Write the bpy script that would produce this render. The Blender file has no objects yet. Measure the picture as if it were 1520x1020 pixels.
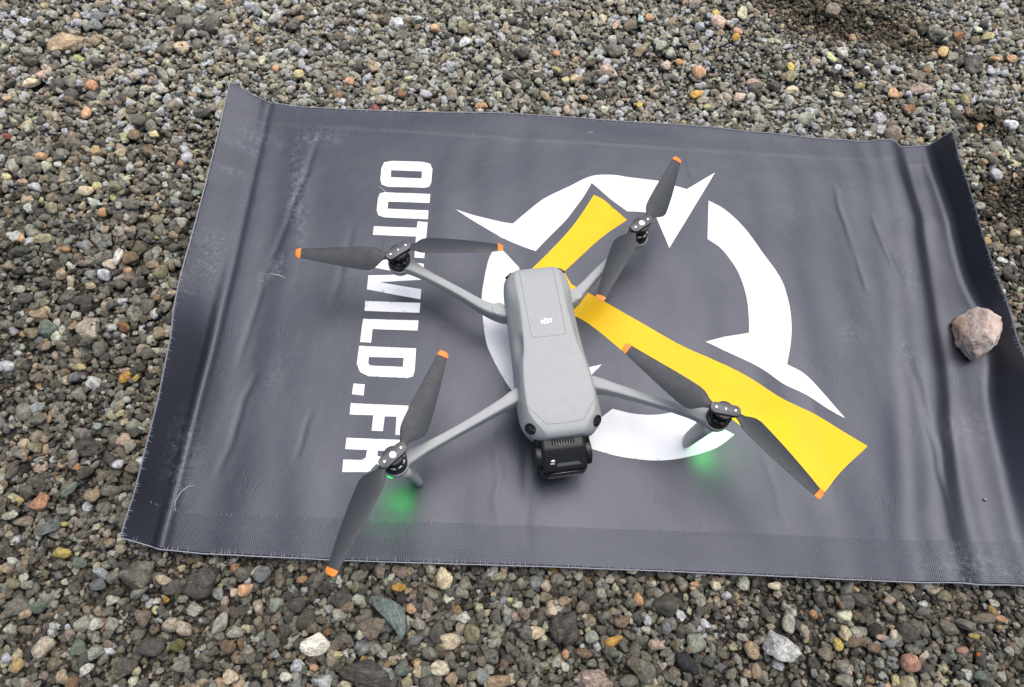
import bpy, bmesh, math, random
import numpy as np
from mathutils import Vector, Matrix, noise
from mathutils.bvhtree import BVHTree
from mathutils.geometry import delaunay_2d_cdt

random.seed(7)
rng = np.random.default_rng(11)
scene = bpy.context.scene
COL = scene.collection

# ------------------------------------------------------------------ camera, light, exposure
cam_data = bpy.data.cameras.new("camera")
cam = bpy.data.objects.new("camera", cam_data)
COL.objects.link(cam)
cam_data.sensor_fit = 'HORIZONTAL'
cam_data.sensor_width = 36.0
cam_data.lens = 36.0 * 1068.57 / 1520.0
cam_data.clip_start = 0.01
cam_data.clip_end = 500.0
cam.matrix_world = Matrix((
    (0.9977798, -0.0488474, -0.0452708, 0.0),
    (0.0249258, 0.9042365, -0.4263039, 0.0),
    (0.0617593, 0.4242290, 0.9034465, 0.7379483),
    (0, 0, 0, 1)))
scene.camera = cam

SUN_EL, SUN_AZ = math.radians(73), math.radians(35)   # overcast: a wide soft sun high overhead
world = bpy.data.worlds.new("World")
scene.world = world
world.use_nodes = True
wn = world.node_tree.nodes
wl = world.node_tree.links
wn.clear()
sky = wn.new("ShaderNodeTexSky")
sky.sky_type = 'NISHITA'
sky.sun_disc = False
sky.sun_elevation = SUN_EL
sky.sun_rotation = SUN_AZ
sky.air_density = 1.0
sky.dust_density = 4.0
sky.ozone_density = 1.0
hs = wn.new("ShaderNodeHueSaturation")
hs.inputs["Saturation"].default_value = 0.95
bg = wn.new("ShaderNodeBackground")
bg.inputs["Strength"].default_value = 0.085
wo = wn.new("ShaderNodeOutputWorld")
wl.new(sky.outputs[0], hs.inputs["Color"])
wl.new(hs.outputs[0], bg.inputs["Color"])
wl.new(bg.outputs[0], wo.inputs["Surface"])

sun_data = bpy.data.lights.new("sun", 'SUN')
sun_data.energy = 1.5
sun_data.angle = math.radians(62)
sun_data.color = (1.0, 0.985, 0.96)
sun = bpy.data.objects.new("sun", sun_data)
COL.objects.link(sun)
sun.rotation_euler = Vector((-math.sin(SUN_AZ) * math.cos(SUN_EL), -math.cos(SUN_AZ) * math.cos(SUN_EL), -math.sin(SUN_EL))).to_track_quat('-Z', 'Y').to_euler()

scene.view_settings.view_transform = 'Standard'
scene.view_settings.look = 'None'
scene.view_settings.gamma = 1.0
scene.view_settings.use_curve_mapping = False
scene.view_settings.exposure = 0.88

# ------------------------------------------------------------------ data
# plan positions in millimetres on the ground: x, y, half length, half width, turn in degrees, colour, shape, label (None: one of the alike dark stones)
STONES = [
(-577.4, 765.3, 22.7, 16.7, 17.0, 'tan', 'a', 'large tan slab with dark pits beside the lettered end of the mat'),
(-640.6, 802.4, 8.3, 6.3, 6.0, 'white', 'r', 'white oval pebble beside the lettered end of the mat'),
(-549.0, 804.8, 10.0, 8.0, -20.0, 'bluegrey', 'r', 'banded blue-grey pebble beside the lettered end of the mat'),
(-591.5, 709.2, 8.5, 6.9, 20.0, 'palepink', 'r', 'pale pink pebble beside the lettered end of the mat, by the rough cream stone'),
(-601.6, 694.2, 10.4, 7.9, 5.0, 'cream', 'a', 'rough cream stone beside the lettered end of the mat, by the pale pink pebble'),
(-526.0, 696.1, 8.6, 8.4, -30.0, 'salmon', 'a', 'salmon chip beside the lettered end of the mat, by the tall peach pebble'),
(-518.6, 649.6, 6.2, 10.5, 5.0, 'peach', 'r', 'tall peach pebble beside the lettered end of the mat, by the salmon chip'),
(-472.4, 674.0, 5.0, 4.6, 5.0, 'ochre', 'r', 'small ochre pebble beside the lettered end of the mat, by the tall peach pebble'),
(-424.5, 773.3, 10.1, 10.0, 27.0, 'beige', 'r', 'round beige pebble beside the lettered end of the mat, by the small ochre pebble'),
(-426.8, 621.5, 6.2, 6.3, 5.0, 'paleyellow', 'a', 'pale yellow pebble beside the lettered end of the mat, by the pointed beige stone'),
(-625.2, 666.7, 5.7, 9.2, 49.0, 'tan', 'a', 'two-toned tan stone beside the lettered end of the mat, by the rough cream stone'),
(-472.7, 685.5, 11.8, 6.2, 5.0, 'grey', 'a', None),
(-603.7, 604.1, 5.9, 4.4, -8.0, 'red', 'a', 'dull red chip beside the lettered end of the mat, by the wide peach pebble'),
(-554.8, 577.1, 7.3, 6.1, 18.0, 'peach', 'a', 'wide peach pebble beside the lettered end of the mat, by the pale teal chip'),
(-530.0, 578.0, 5.8, 4.2, 18.0, 'teal', 'a', 'pale teal chip beside the lettered end of the mat, by the tiny white chip'),
(-530.4, 565.4, 4.3, 3.7, 4.0, 'white', 'a', 'tiny white chip beside the lettered end of the mat, by the pale teal chip'),
(-459.4, 588.7, 7.6, 7.6, 58.0, 'beige', 'a', 'pointed beige stone beside the lettered end of the mat, by the pale yellow pebble'),
(-585.9, 542.8, 5.6, 8.2, 47.0, 'paleyellow', 'a', 'yellow-green stone beside the lettered end of the mat, by the wide peach pebble'),
(-487.3, 528.8, 9.8, 7.2, 17.0, 'cream', 'r', 'cream stone with a white face beside the lettered end of the mat'),
(-475.9, 536.7, 6.3, 5.4, 4.0, 'paleyellow', 'r', 'rounded pale yellow pebble beside the lettered end of the mat'),
(-452.7, 536.3, 7.9, 6.8, 4.0, 'olive', 'r', 'olive-tan pebble beside the lettered end of the mat, by the rounded pale yellow pebble'),
(-459.4, 498.2, 6.0, 5.7, 44.0, 'orange', 'a', 'orange chip beside the lettered end of the mat, by the pale aqua chip'),
(-466.6, 510.4, 4.7, 3.1, 4.0, 'aqua', 'a', 'pale aqua chip beside the lettered end of the mat, by the orange chip'),
(-442.8, 510.1, 3.5, 5.3, 4.0, 'palegrey', 'r', 'upright light grey pebble beside the lettered end of the mat, by the orange chip'),
(-426.1, 438.0, 5.5, 11.5, -6.0, 'white', 'a', 'long white splinter beside the lettered end of the mat'),
(-413.1, 437.9, 10.7, 9.8, -19.0, 'brown', 'a', 'broken brown and grey stone beside the lettered end of the mat'),
(-488.2, 445.0, 6.7, 3.7, -8.0, 'orange', 'r', 'flat orange-tan pebble beside the lettered end of the mat, by the smooth beige pebble'),
(-527.8, 476.1, 6.4, 4.3, 4.0, 'grey', 'r', None),
(-524.1, 486.9, 7.3, 4.8, 17.0, 'grey', 'r', None),
(-483.2, 411.8, 6.3, 7.6, 4.0, 'beige', 'r', 'smooth beige pebble beside the lettered end of the mat, by the flat orange-tan pebble'),
(-446.5, 398.1, 6.6, 4.3, 3.0, 'cream', 'a', 'angular cream chip beside the lettered end of the mat, by the smooth beige pebble'),
(-521.5, 388.3, 6.5, 5.5, -18.0, 'palegrey', 'r', 'pale grey pebble beside the lettered end of the mat, by the pinkish tan stone'),
(-410.1, 419.9, 4.9, 4.8, 4.0, 'peach', 'r', 'small peach pebble beside the lettered end of the mat'),
(-385.1, 429.7, 8.1, 5.7, 16.0, 'tan', 'a', 'flat tan stone beside the lettered end of the mat'),
(-491.2, 358.5, 11.5, 9.5, -31.0, 'tan', 'a', 'pinkish tan stone beside the lettered end of the mat, by the green stone'),
(-477.6, 341.7, 9.2, 10.8, 3.0, 'green', 'a', 'green stone beside the lettered end of the mat'),
(-492.4, 335.9, 9.4, 7.8, -27.0, 'olive', 'a', 'olive stone with a white edge beside the lettered end of the mat'),
(-435.1, 342.4, 12.9, 14.9, 22.0, 'granite', 'a', 'large speckled cream granite stone beside the lettered end of the mat, by the blue-grey chip'),
(-396.8, 348.7, 8.3, 6.4, 3.0, 'rust', 'a', 'rusty orange-brown stone beside the lettered end of the mat, by the blue-grey chip'),
(-357.0, 344.3, 9.5, 7.4, 15.0, 'beige', 'a', 'beige block beside the lettered end of the mat, by the rusty orange-brown stone'),
(-412.0, 337.1, 4.6, 4.8, 3.0, 'bluegrey', 'a', 'blue-grey chip beside the lettered end of the mat, by the rusty orange-brown stone'),
(-472.8, 320.7, 4.9, 5.8, 3.0, 'tan', 'r', 'small round tan pebble beside the lettered end of the mat, by the green stone'),
(-416.3, 320.5, 8.9, 9.5, -27.0, 'grey', 'r', None),
(-389.8, 306.6, 7.4, 6.4, 21.0, 'grey', 'r', None),
(-429.5, 298.2, 6.4, 4.3, -13.0, 'paleyellow', 'a', 'wedge of pale yellow stone beside the lettered end of the mat'),
(-434.6, 286.1, 6.6, 6.0, 3.0, 'bluegrey', 'r', 'smooth blue-grey pebble beside the lettered end of the mat'),
(-379.7, 288.9, 8.3, 6.3, 27.0, 'amber', 'r', 'bright amber pebble beside the lettered end of the mat, by the thin pinkish white pebble'),
(-368.8, 287.9, 4.3, 4.2, 39.0, 'yellow', 'a', 'small yellow chip beside the lettered end of the mat, by the bright amber pebble'),
(-382.1, 295.9, 6.7, 2.8, 17.0, 'palepink', 'r', 'thin pinkish white pebble beside the lettered end of the mat, by the bright amber pebble'),
(-349.2, 282.6, 4.2, 3.5, 3.0, 'olive', 'a', 'olive-yellow chip beside the lettered end of the mat, by the small yellow chip'),
(-353.5, 394.1, 5.5, 4.3, 9.0, 'cream', 'a', 'small cream block beside the lettered end of the mat, by the tiny round white pebble'),
(-365.3, 403.0, 3.7, 3.9, 3.0, 'white', 'r', 'tiny round white pebble beside the lettered end of the mat, by the small cream block'),
(-512.6, 336.4, 5.2, 4.8, -8.0, 'lilac', 'a', 'pale lilac chip beside the lettered end of the mat'),
(-464.0, 248.8, 6.1, 6.8, 3.0, 'paleblue', 'r', 'round pale blue pebble beside the lettered end of the mat, by the flat cream oval'),
(-463.0, 210.1, 6.0, 4.9, 39.0, 'cream', 'r', 'flat cream oval beside the lettered end of the mat, by the olive-grey stone'),
(-458.5, 197.5, 3.3, 5.8, 39.0, 'peach', 'r', 'narrow peach pebble beside the lettered end of the mat, by the olive-grey stone'),
(-362.7, 218.2, 9.4, 7.5, 3.0, 'palepink', 'a', 'pinkish grey block beside the lettered end of the mat, by the blue-grey cube-like stone'),
(-344.0, 219.7, 4.7, 6.5, -17.0, 'brown', 'r', 'tan-brown pebble beside the lettered end of the mat, by the pinkish grey block'),
(-397.9, 210.1, 16.0, 11.6, -8.0, 'dark', 'a', None),
(-365.2, 193.1, 6.6, 5.7, 2.0, 'bluegrey', 'r', 'blue-grey cube-like stone beside the lettered end of the mat, by the pinkish grey block'),
(-406.0, 188.5, 6.2, 3.8, -8.0, 'orange', 'r', 'orange-brown pebble beside the lettered end of the mat, by the long green sliver'),
(-381.2, 160.7, 7.7, 7.9, -30.0, 'tan', 'r', 'smooth tan oval beside the lettered end of the mat'),
(-430.1, 151.4, 9.0, 9.1, 2.0, 'salmon', 'a', 'pitted salmon stone beside the lettered end of the mat, by the long green sliver'),
(-413.2, 127.0, 8.3, 10.6, -17.0, 'slate', 'a', 'flat grey slab with sharp corners beside the lettered end of the mat'),
(-363.4, 165.5, 10.4, 5.8, 2.0, 'grey', 'a', 'grey stone with an orange spot beside the lettered end of the mat'),
(-404.4, 163.8, 10.6, 4.3, 50.0, 'green', 'a', 'long green sliver beside the lettered end of the mat, by the smooth tan oval'),
(-394.9, 232.0, 4.7, 4.3, 3.0, 'teal', 'r', 'pale green-blue pebble beside the lettered end of the mat, by the pinkish grey block'),
(-451.2, 206.3, 7.6, 7.4, 26.0, 'olive', 'a', 'olive-grey stone beside the lettered end of the mat, by the narrow peach pebble'),
(-363.7, 146.6, 5.2, 7.8, -17.0, 'grey', 'a', None),
(-394.3, 103.3, 9.1, 5.1, -6.0, 'yellow', 'a', 'bright yellow glassy stone beside the lettered end of the mat, by the grey-green pebble'),
(-374.8, 94.6, 7.8, 5.1, -8.0, 'green', 'r', 'grey-green pebble beside the lettered end of the mat, by the bright yellow glassy stone'),
(-430.9, 73.6, 6.7, 5.5, 2.0, 'olive', 'r', 'olive-tan round pebble beside the lettered end of the mat, by the whitish grey chip'),
(-418.4, 72.8, 5.5, 4.1, 2.0, 'palegrey', 'a', 'whitish grey chip beside the lettered end of the mat, by the olive-tan round pebble'),
(-353.6, 86.0, 8.4, 4.7, -17.0, 'paleblue', 'a', 'light blue-grey stone beside the lettered end of the mat, by the dark slate wedge'),
(-352.4, 74.3, 7.0, 6.1, 35.0, 'slate', 'a', 'dark slate wedge beside the lettered end of the mat, by the light blue-grey stone'),
(-320.2, 83.4, 15.6, 16.1, 2.0, 'grey', 'a', 'large grey rock holding a tan pebble before the near edge near the lettering'),
(-293.2, 81.2, 8.3, 4.4, -17.0, 'cream', 'r', 'cream bean-shaped pebble before the near edge near the lettering, by the small amber chip'),
(-259.3, 79.2, 17.6, 14.9, 2.0, 'dark', 'a', None),
(-212.9, 75.7, 8.9, 6.6, 28.0, 'peach', 'a', 'peach wedge before the near edge near the lettering, by the blue-grey rounded stone'),
(-286.1, 63.7, 3.7, 3.5, 2.0, 'amber', 'a', 'small amber chip before the near edge near the lettering, by the cream bean-shaped pebble'),
(-257.3, 55.0, 7.2, 5.9, -17.0, 'palegrey', 'a', 'light grey angular stone before the near edge near the lettering'),
(-231.4, 43.8, 6.5, 11.1, -21.0, 'palegrey', 'r', 'long pale grey slab before the near edge near the lettering'),
(-305.3, 47.6, 8.9, 8.0, -25.0, 'taupe', 'a', 'triangular taupe stone before the near edge near the lettering, by the small amber chip'),
(-387.2, 19.7, 10.5, 8.8, 34.0, 'granite', 'a', 'white-grey granite lump beside the lettered end of the mat, by the yellowish tan stone'),
(-355.4, 20.0, 6.6, 7.7, 2.0, 'green', 'a', 'blue-green block beside the lettered end of the mat, by the greenish white stone'),
(-340.6, 16.5, 7.4, 6.4, 34.0, 'palegreen', 'a', 'greenish white stone beside the lettered end of the mat, by the blue-green block'),
(-212.7, -2.1, 7.8, 7.2, -12.0, 'cream', 'a', 'upright cream stone before the near edge near the lettering, by the brown-grey round stone'),
(-209.6, 26.9, 2.9, 6.4, 16.0, 'rust', 'a', 'red-brown sliver before the near edge near the lettering, by the brown-grey round stone'),
(-311.9, 0.4, 9.1, 6.0, 22.0, 'olive', 'a', 'olive-grey flat stone before the near edge near the lettering, by the greenish white stone'),
(-266.6, 23.6, 7.4, 5.9, 22.0, 'mossy', 'r', 'round mossy olive pebble before the near edge near the lettering'),
(-290.0, 21.8, 13.0, 8.7, 2.0, 'dark', 'a', None),
(-420.0, 54.2, 11.5, 10.8, 2.0, 'grey', 'a', None),
(-405.3, 3.0, 6.2, 6.6, -12.0, 'yellowtan', 'a', 'yellowish tan stone beside the lettered end of the mat, by the white-grey granite lump'),
(-216.4, 36.6, 7.4, 5.2, 2.0, 'palegrey', 'r', 'pale grey round stone before the near edge near the lettering, by the red-brown sliver'),
(-220.7, 23.7, 7.6, 6.4, 2.0, 'brown', 'r', 'brown-grey round stone before the near edge near the lettering, by the red-brown sliver'),
(-140.4, 28.3, 14.3, 10.8, 2.0, 'chalk', 'a', 'white chalky angular stone before the near edge near the lettering'),
(-71.2, 56.3, 11.6, 25.6, 34.0, 'bluegreen', 'a', 'large blue-green crescent slab before the near edge near the lettering, by the rough grey-brown lump'),
(-23.4, 91.8, 8.8, 11.1, 7.0, 'cream', 'a', 'tall cream stone with a white vein before the near edge in front of the drone'),
(-14.6, 34.7, 12.1, 8.0, -8.0, 'cream', 'a', 'yellowish cream lump before the near edge in front of the drone'),
(-22.5, 10.7, 9.7, 6.8, 1.0, 'palecream', 'r', 'pale cream rounded stone before the near edge in front of the drone'),
(-66.4, 81.7, 7.5, 4.4, -8.0, 'amber', 'a', 'ochre-yellow wedge before the near edge near the lettering, by the flat grey-brown stone'),
(-161.5, 86.1, 5.7, 3.6, 12.0, 'orange', 'a', 'orange-tan chip before the near edge near the lettering, by the pale green and grey stone'),
(-163.3, -0.3, 6.1, 4.2, 1.0, 'white', 'r', 'white marble-like pebble before the near edge near the lettering, by the small round peach pebble'),
(-88.3, 43.8, 14.1, 11.0, 21.0, 'taupe', 'a', 'rough grey-brown lump before the near edge near the lettering, by the large blue-green crescent slab'),
(-120.6, 68.8, 9.8, 9.7, -17.0, 'dark', 'a', None),
(-57.2, 8.1, 7.8, 5.5, 1.0, 'green', 'a', 'green block before the near edge near the lettering, by the thin cream chip'),
(-182.6, 62.0, 6.9, 7.0, 2.0, 'palegreen', 'a', 'pale green and grey stone before the near edge near the lettering, by the orange-tan chip'),
(-163.7, 62.6, 9.2, 7.8, 2.0, 'dark', 'r', None),
(6.7, 41.8, 7.8, 10.0, 30.0, 'olive', 'r', 'grey-olive oval stone before the near edge in front of the drone'),
(-44.9, 49.3, 5.3, 6.6, 26.0, 'palegrey', 'a', 'pale grey upright stone before the near edge near the lettering, by the slate-blue chip'),
(-152.8, 49.1, 10.6, 7.9, 32.0, 'dark', 'r', None),
(-138.8, 8.2, 4.3, 3.3, 1.0, 'peach', 'r', 'small round peach pebble before the near edge near the lettering'),
(-46.3, 35.0, 7.5, 5.2, 41.0, 'slate', 'a', 'slate-blue chip before the near edge near the lettering, by the pale grey upright stone'),
(-41.0, 7.3, 5.6, 5.5, -26.0, 'cream', 'a', 'thin cream chip before the near edge near the lettering, by the green block'),
(-90.3, 4.4, 24.0, 12.5, 1.0, 'dark', 'a', 'largest dark grey rock with pale inclusions before the near edge near the lettering'),
(-65.8, 96.8, 10.8, 7.3, 2.0, 'taupe', 'a', 'flat grey-brown stone before the near edge near the lettering, by the ochre-yellow wedge'),
(-199.9, 89.2, 8.3, 8.3, 2.0, 'slate', 'r', 'blue-grey rounded stone before the near edge near the lettering, by the peach wedge'),
(-181.2, 30.6, 5.7, 8.8, 32.0, 'grey', 'r', None),
(-109.2, 80.9, 4.6, 5.8, -8.0, 'olive', 'r', 'pale olive oval pebble before the near edge near the lettering, by the rough grey-brown lump'),
(-118.1, 19.6, 5.0, 3.8, 2.0, 'paleyellow', 'a', 'pale yellow-green chip before the near edge near the lettering, by the small round peach pebble'),
(33.1, 0.7, 12.4, 6.5, 15.0, 'tan', 'a', 'tan-grey block before the near edge in front of the drone, by the grey-olive oval stone'),
(67.2, 44.1, 10.3, 6.1, 2.0, 'cream', 'r', 'smooth cream stone before the near edge in front of the drone'),
(95.1, 47.9, 15.6, 16.4, 2.0, 'dark', 'a', None),
(143.7, 38.5, 9.5, 4.7, 15.0, 'amber', 'a', 'ochre triangular stone before the near edge in front of the drone'),
(168.5, 77.8, 5.4, 6.6, 16.0, 'orange', 'a', 'pale orange upright chip before the near edge in front of the drone'),
(249.3, 93.0, 5.8, 4.8, 2.0, 'palecream', 'a', 'greenish cream pebble before the near edge in front of the drone'),
(227.6, 94.3, 5.1, 2.6, 2.0, 'peach', 'r', 'flat peach chip before the near edge in front of the drone'),
(196.3, 52.7, 5.6, 6.7, -28.0, 'bluegrey', 'r', 'blue-grey tilted pebble before the near edge in front of the drone'),
(185.3, 36.7, 8.5, 5.5, 2.0, 'palepink', 'a', 'pinkish white block before the near edge in front of the drone'),
(278.5, 34.5, 7.5, 8.5, -3.0, 'tan', 'a', 'tan-pink upright block before the near edge in front of the drone'),
(122.7, 4.1, 19.7, 10.1, 1.0, 'pinkgranite', 'a', 'large pink speckled granite rock before the near edge in front of the drone'),
(197.0, 73.7, 12.1, 11.0, 2.0, 'dark', 'a', None),
(152.9, 56.9, 8.3, 5.9, 2.0, 'brown', 'a', 'brown angular stone before the near edge in front of the drone'),
(122.3, 42.1, 7.2, 6.3, 2.0, 'palegreen', 'r', 'pale grey-green pebble before the near edge in front of the drone'),
(172.9, 12.8, 11.0, 11.8, 1.0, 'grey', 'a', None),
(214.9, 21.5, 13.4, 7.8, -27.0, 'black', 'a', 'glossy black stone before the near edge in front of the drone'),
(224.9, 39.0, 9.2, 9.6, 2.0, 'palegreen', 'a', 'crystalline grey-green stone before the near edge in front of the drone'),
(281.5, 16.2, 4.9, 7.3, 1.0, 'tan', 'r', 'narrow tan-grey pebble before the near edge in front of the drone'),
(269.9, 46.3, 5.3, 4.0, 2.0, 'palegrey', 'a', 'bluish white chip before the near edge in front of the drone'),
(157.1, 4.4, 9.6, 6.1, 1.0, 'grey', 'r', None),
(96.9, 26.0, 3.9, 4.6, 2.0, 'peach', 'r', 'upright peach pebble before the near edge in front of the drone'),
(47.5, 58.7, 3.5, 4.0, -22.0, 'palepink', 'r', 'small pinkish cream pebble before the near edge in front of the drone'),
(96.6, 74.9, 7.3, 4.9, 25.0, 'tan', 'a', 'tan-olive stone before the near edge in front of the drone, by the square taupe stone'),
(113.7, 69.3, 6.9, 6.5, 2.0, 'taupe', 'a', 'square taupe stone before the near edge in front of the drone'),
(114.2, 27.0, 8.2, 4.4, -17.0, 'brown', 'r', 'brown flat pebble before the near edge in front of the drone'),
(308.3, 39.5, 18.7, 15.6, 2.0, 'whiterock', 'a', 'big white and grey triangular rock before the near edge near the curled end'),
(366.3, 42.3, 5.4, 6.5, 2.0, 'yellow', 'r', 'bright yellow pebble before the near edge near the curled end, by the grey-brown angular stone'),
(309.8, 95.0, 7.4, 4.0, 11.0, 'palecream', 'a', 'pale cream block before the near edge near the curled end, by the orange-tan broken chip'),
(437.9, 27.4, 10.8, 8.9, 2.0, 'pink', 'r', 'round salmon-pink stone before the near edge near the curled end, by the whitish cream chip'),
(385.0, 45.2, 10.2, 5.5, 2.0, 'brown', 'a', 'wide brown stone before the near edge near the curled end, by the brown pointed stone'),
(440.5, 54.8, 11.0, 9.8, 2.0, 'dark', 'a', None),
(424.3, 52.5, 3.9, 6.1, -13.0, 'palecream', 'a', 'whitish cream chip before the near edge near the curled end'),
(411.5, 49.7, 6.2, 3.0, -8.0, 'palepink', 'r', 'flat pale pink pebble before the near edge near the curled end'),
(491.7, 40.3, 6.2, 3.6, 2.0, 'pink', 'r', 'pink chip before the near edge near the curled end, by the vivid orange-red chip'),
(508.6, 37.1, 4.5, 1.9, 2.0, 'orangered', 'a', 'vivid orange-red chip before the near edge near the curled end, by the flat yellow chip'),
(532.9, 78.9, 5.5, 4.1, -30.0, 'ochre', 'r', 'ochre tilted pebble before the near edge near the curled end, by the pale grey chip'),
(540.5, 70.8, 6.7, 3.5, -8.0, 'peach', 'r', 'yellowish peach pebble before the near edge near the curled end, by the ochre tilted pebble'),
(426.9, 84.6, 6.6, 4.6, 2.0, 'palepink', 'a', 'pinkish tan chip before the near edge near the curled end, by the whitish cream chip'),
(536.3, 86.0, 6.4, 4.1, 2.0, 'palegrey', 'a', 'pale grey chip before the near edge near the curled end, by the ochre tilted pebble'),
(521.7, 70.9, 11.9, 5.2, 2.0, 'taupe', 'r', 'flat taupe stone before the near edge near the curled end, by the ochre tilted pebble'),
(484.1, 90.8, 6.9, 6.5, 27.0, 'olive', 'a', 'olive triangular chip before the near edge near the curled end, by the flat taupe stone'),
(482.4, 61.0, 10.6, 6.8, -36.0, 'grey', 'a', None),
(501.2, 64.0, 11.9, 6.3, 2.0, 'grey', 'a', None),
(370.9, 19.7, 5.4, 4.8, -28.0, 'palepink', 'a', 'pinkish square chip before the near edge near the curled end, by the bright yellow pebble'),
(401.4, 39.6, 7.5, 5.5, 2.0, 'brown', 'a', 'brown pointed stone before the near edge near the curled end, by the greenish white chip'),
(504.1, 17.2, 7.5, 5.4, 1.0, 'green', 'a', 'bluish green stone before the near edge near the curled end, by the vivid orange-red chip'),
(394.4, 84.8, 10.3, 6.9, -18.0, 'dark', 'a', None),
(460.3, 75.4, 7.0, 4.0, 2.0, 'grey', 'r', None),
(345.8, 69.4, 4.8, 5.0, 2.0, 'orange', 'a', 'orange-tan broken chip before the near edge near the curled end, by the brown sliver'),
(376.3, 80.4, 4.0, 6.3, 23.0, 'brown', 'a', 'brown sliver before the near edge near the curled end, by the orange-tan broken chip'),
(506.8, 53.6, 5.6, 2.3, -8.0, 'yellow', 'a', 'flat yellow chip before the near edge near the curled end, by the vivid orange-red chip'),
(404.2, 26.5, 4.7, 5.1, 2.0, 'palegreen', 'a', 'greenish white chip before the near edge near the curled end, by the brown pointed stone'),
(352.0, 33.5, 7.8, 6.4, -28.0, 'taupe', 'a', 'grey-brown angular stone before the near edge near the curled end, by the bright yellow pebble'),
(-137.7, 850.1, 7.1, 9.4, 6.0, 'white', 'r', 'white pebble beyond the far edge near the lettering, by the flat aqua-green chip'),
(-111.8, 860.7, 9.1, 4.8, -1.0, 'aqua', 'a', 'flat aqua-green chip beyond the far edge near the lettering, by the white pebble'),
(-42.3, 819.4, 6.5, 10.9, -45.0, 'white', 'a', 'whitish elongated stone beyond the far edge near the lettering, by the olive-tan stone'),
(-85.6, 843.0, 8.1, 6.4, 6.0, 'peach', 'a', 'flat peach stone beyond the far edge near the lettering, by the flat aqua-green chip'),
(-257.3, 858.6, 3.7, 5.3, 6.0, 'white', 'r', 'tiny white pebble beyond the far edge near the lettering, by the square taupe pebble'),
(-314.8, 759.6, 5.3, 7.1, 5.0, 'cream', 'a', 'small cream chip beyond the far edge near the lettering, by the cream-yellow chip'),
(-262.2, 739.7, 7.7, 7.0, -21.0, 'paleyellow', 'a', 'cream-yellow chip beyond the far edge near the lettering, by the slate-blue triangular chip'),
(-152.9, 687.0, 6.6, 5.1, 5.0, 'red', 'a', 'dark red chip beyond the far edge near the lettering, by the rusty orange chip'),
(-121.7, 715.6, 5.9, 6.3, -33.0, 'rust', 'a', 'rusty orange chip beyond the far edge near the lettering, by the flat cream chip'),
(-193.0, 733.6, 6.3, 6.4, 5.0, 'peach', 'r', 'pale peach pebble beyond the far edge near the lettering, by the dark red chip'),
(-221.3, 843.3, 7.0, 7.0, 6.0, 'taupe', 'a', 'square taupe pebble beyond the far edge near the lettering, by the tiny white pebble'),
(-42.8, 845.8, 10.5, 10.6, 5.0, 'olive', 'a', 'olive-tan stone beyond the far edge near the lettering, by the whitish elongated stone'),
(-114.3, 744.2, 6.4, 4.8, 5.0, 'cream', 'a', 'flat cream chip beyond the far edge near the lettering, by the rusty orange chip'),
(-62.4, 732.9, 6.4, 7.5, 5.0, 'palegreen', 'a', 'pale green chip beyond the far edge near the lettering, by the grey-lilac pebble'),
(-248.5, 689.5, 7.0, 6.7, 5.0, 'palegreen', 'r', 'greenish grey pebble beyond the far edge near the lettering, by the slate-blue triangular chip'),
(-269.6, 718.4, 7.9, 6.3, 5.0, 'slate', 'a', 'slate-blue triangular chip beyond the far edge near the lettering, by the cream-yellow chip'),
(-13.5, 701.0, 9.1, 4.7, 11.0, 'orange', 'a', 'orange broken stone beyond the far edge behind the drone, by the pale green chip'),
(-88.6, 718.5, 9.1, 6.3, -8.0, 'lilac', 'r', 'grey-lilac pebble beyond the far edge near the lettering, by the pale green chip'),
(-294.9, 747.8, 4.4, 5.4, 5.0, 'peach', 'r', 'small peach pebble beyond the far edge near the lettering, by the small cream chip'),
(-311.5, 843.8, 12.4, 10.6, 34.0, 'palegrey', 'a', 'pale grey lump beyond the far edge near the lettering, by the tiny white pebble'),
(163.1, 781.4, 13.2, 12.9, -15.0, 'pinkgranite', 'a', 'pinkish tan speckled stone beyond the far edge behind the drone, by the pale tan oval'),
(291.9, 789.0, 11.0, 10.3, -29.0, 'peach', 'r', 'pale peach stone with a grey spot beyond the far edge behind the drone'),
(285.7, 750.6, 10.1, 6.6, 17.0, 'amber', 'r', 'golden ochre pebble beyond the far edge behind the drone'),
(210.3, 827.1, 8.2, 9.9, -8.0, 'tan', 'a', 'orange-tan square stone beyond the far edge behind the drone, by the grey-green stone'),
(116.4, 764.6, 9.7, 6.6, 30.0, 'beige', 'r', 'pale tan oval beyond the far edge behind the drone, by the pale yellow round pebble'),
(89.3, 809.4, 5.3, 5.2, -22.0, 'orange', 'r', 'small orange pebble beyond the far edge behind the drone, by the cream square chip'),
(227.9, 895.4, 6.9, 5.6, -9.0, 'orange', 'r', 'orange-tan pebble beyond the far edge behind the drone, by the pale teal upright chip'),
(213.6, 891.2, 5.0, 9.9, 6.0, 'teal', 'a', 'pale teal upright chip beyond the far edge behind the drone, by the orange-tan pebble'),
(331.5, 895.8, 12.6, 10.6, -44.0, 'palepink', 'r', 'creamy pink oval beyond the far edge near the curled end, by the yellow pebble'),
(329.3, 913.9, 6.2, 7.6, 6.0, 'yellow', 'r', 'yellow pebble beyond the far edge near the curled end, by the creamy pink oval'),
(353.3, 863.3, 6.6, 6.7, 5.0, 'amber', 'r', 'ochre round pebble beyond the far edge near the curled end, by the small pink pebble'),
(358.0, 878.9, 7.2, 7.4, 5.0, 'pink', 'r', 'small pink pebble beyond the far edge near the curled end, by the ochre round pebble'),
(73.5, 728.8, 4.9, 10.7, 24.0, 'tan', 'r', 'upright tan pebble beyond the far edge behind the drone, by the upright cream-pink pebble'),
(102.8, 707.2, 4.6, 7.9, 5.0, 'palepink', 'r', 'upright cream-pink pebble beyond the far edge behind the drone, by the upright tan pebble'),
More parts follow.
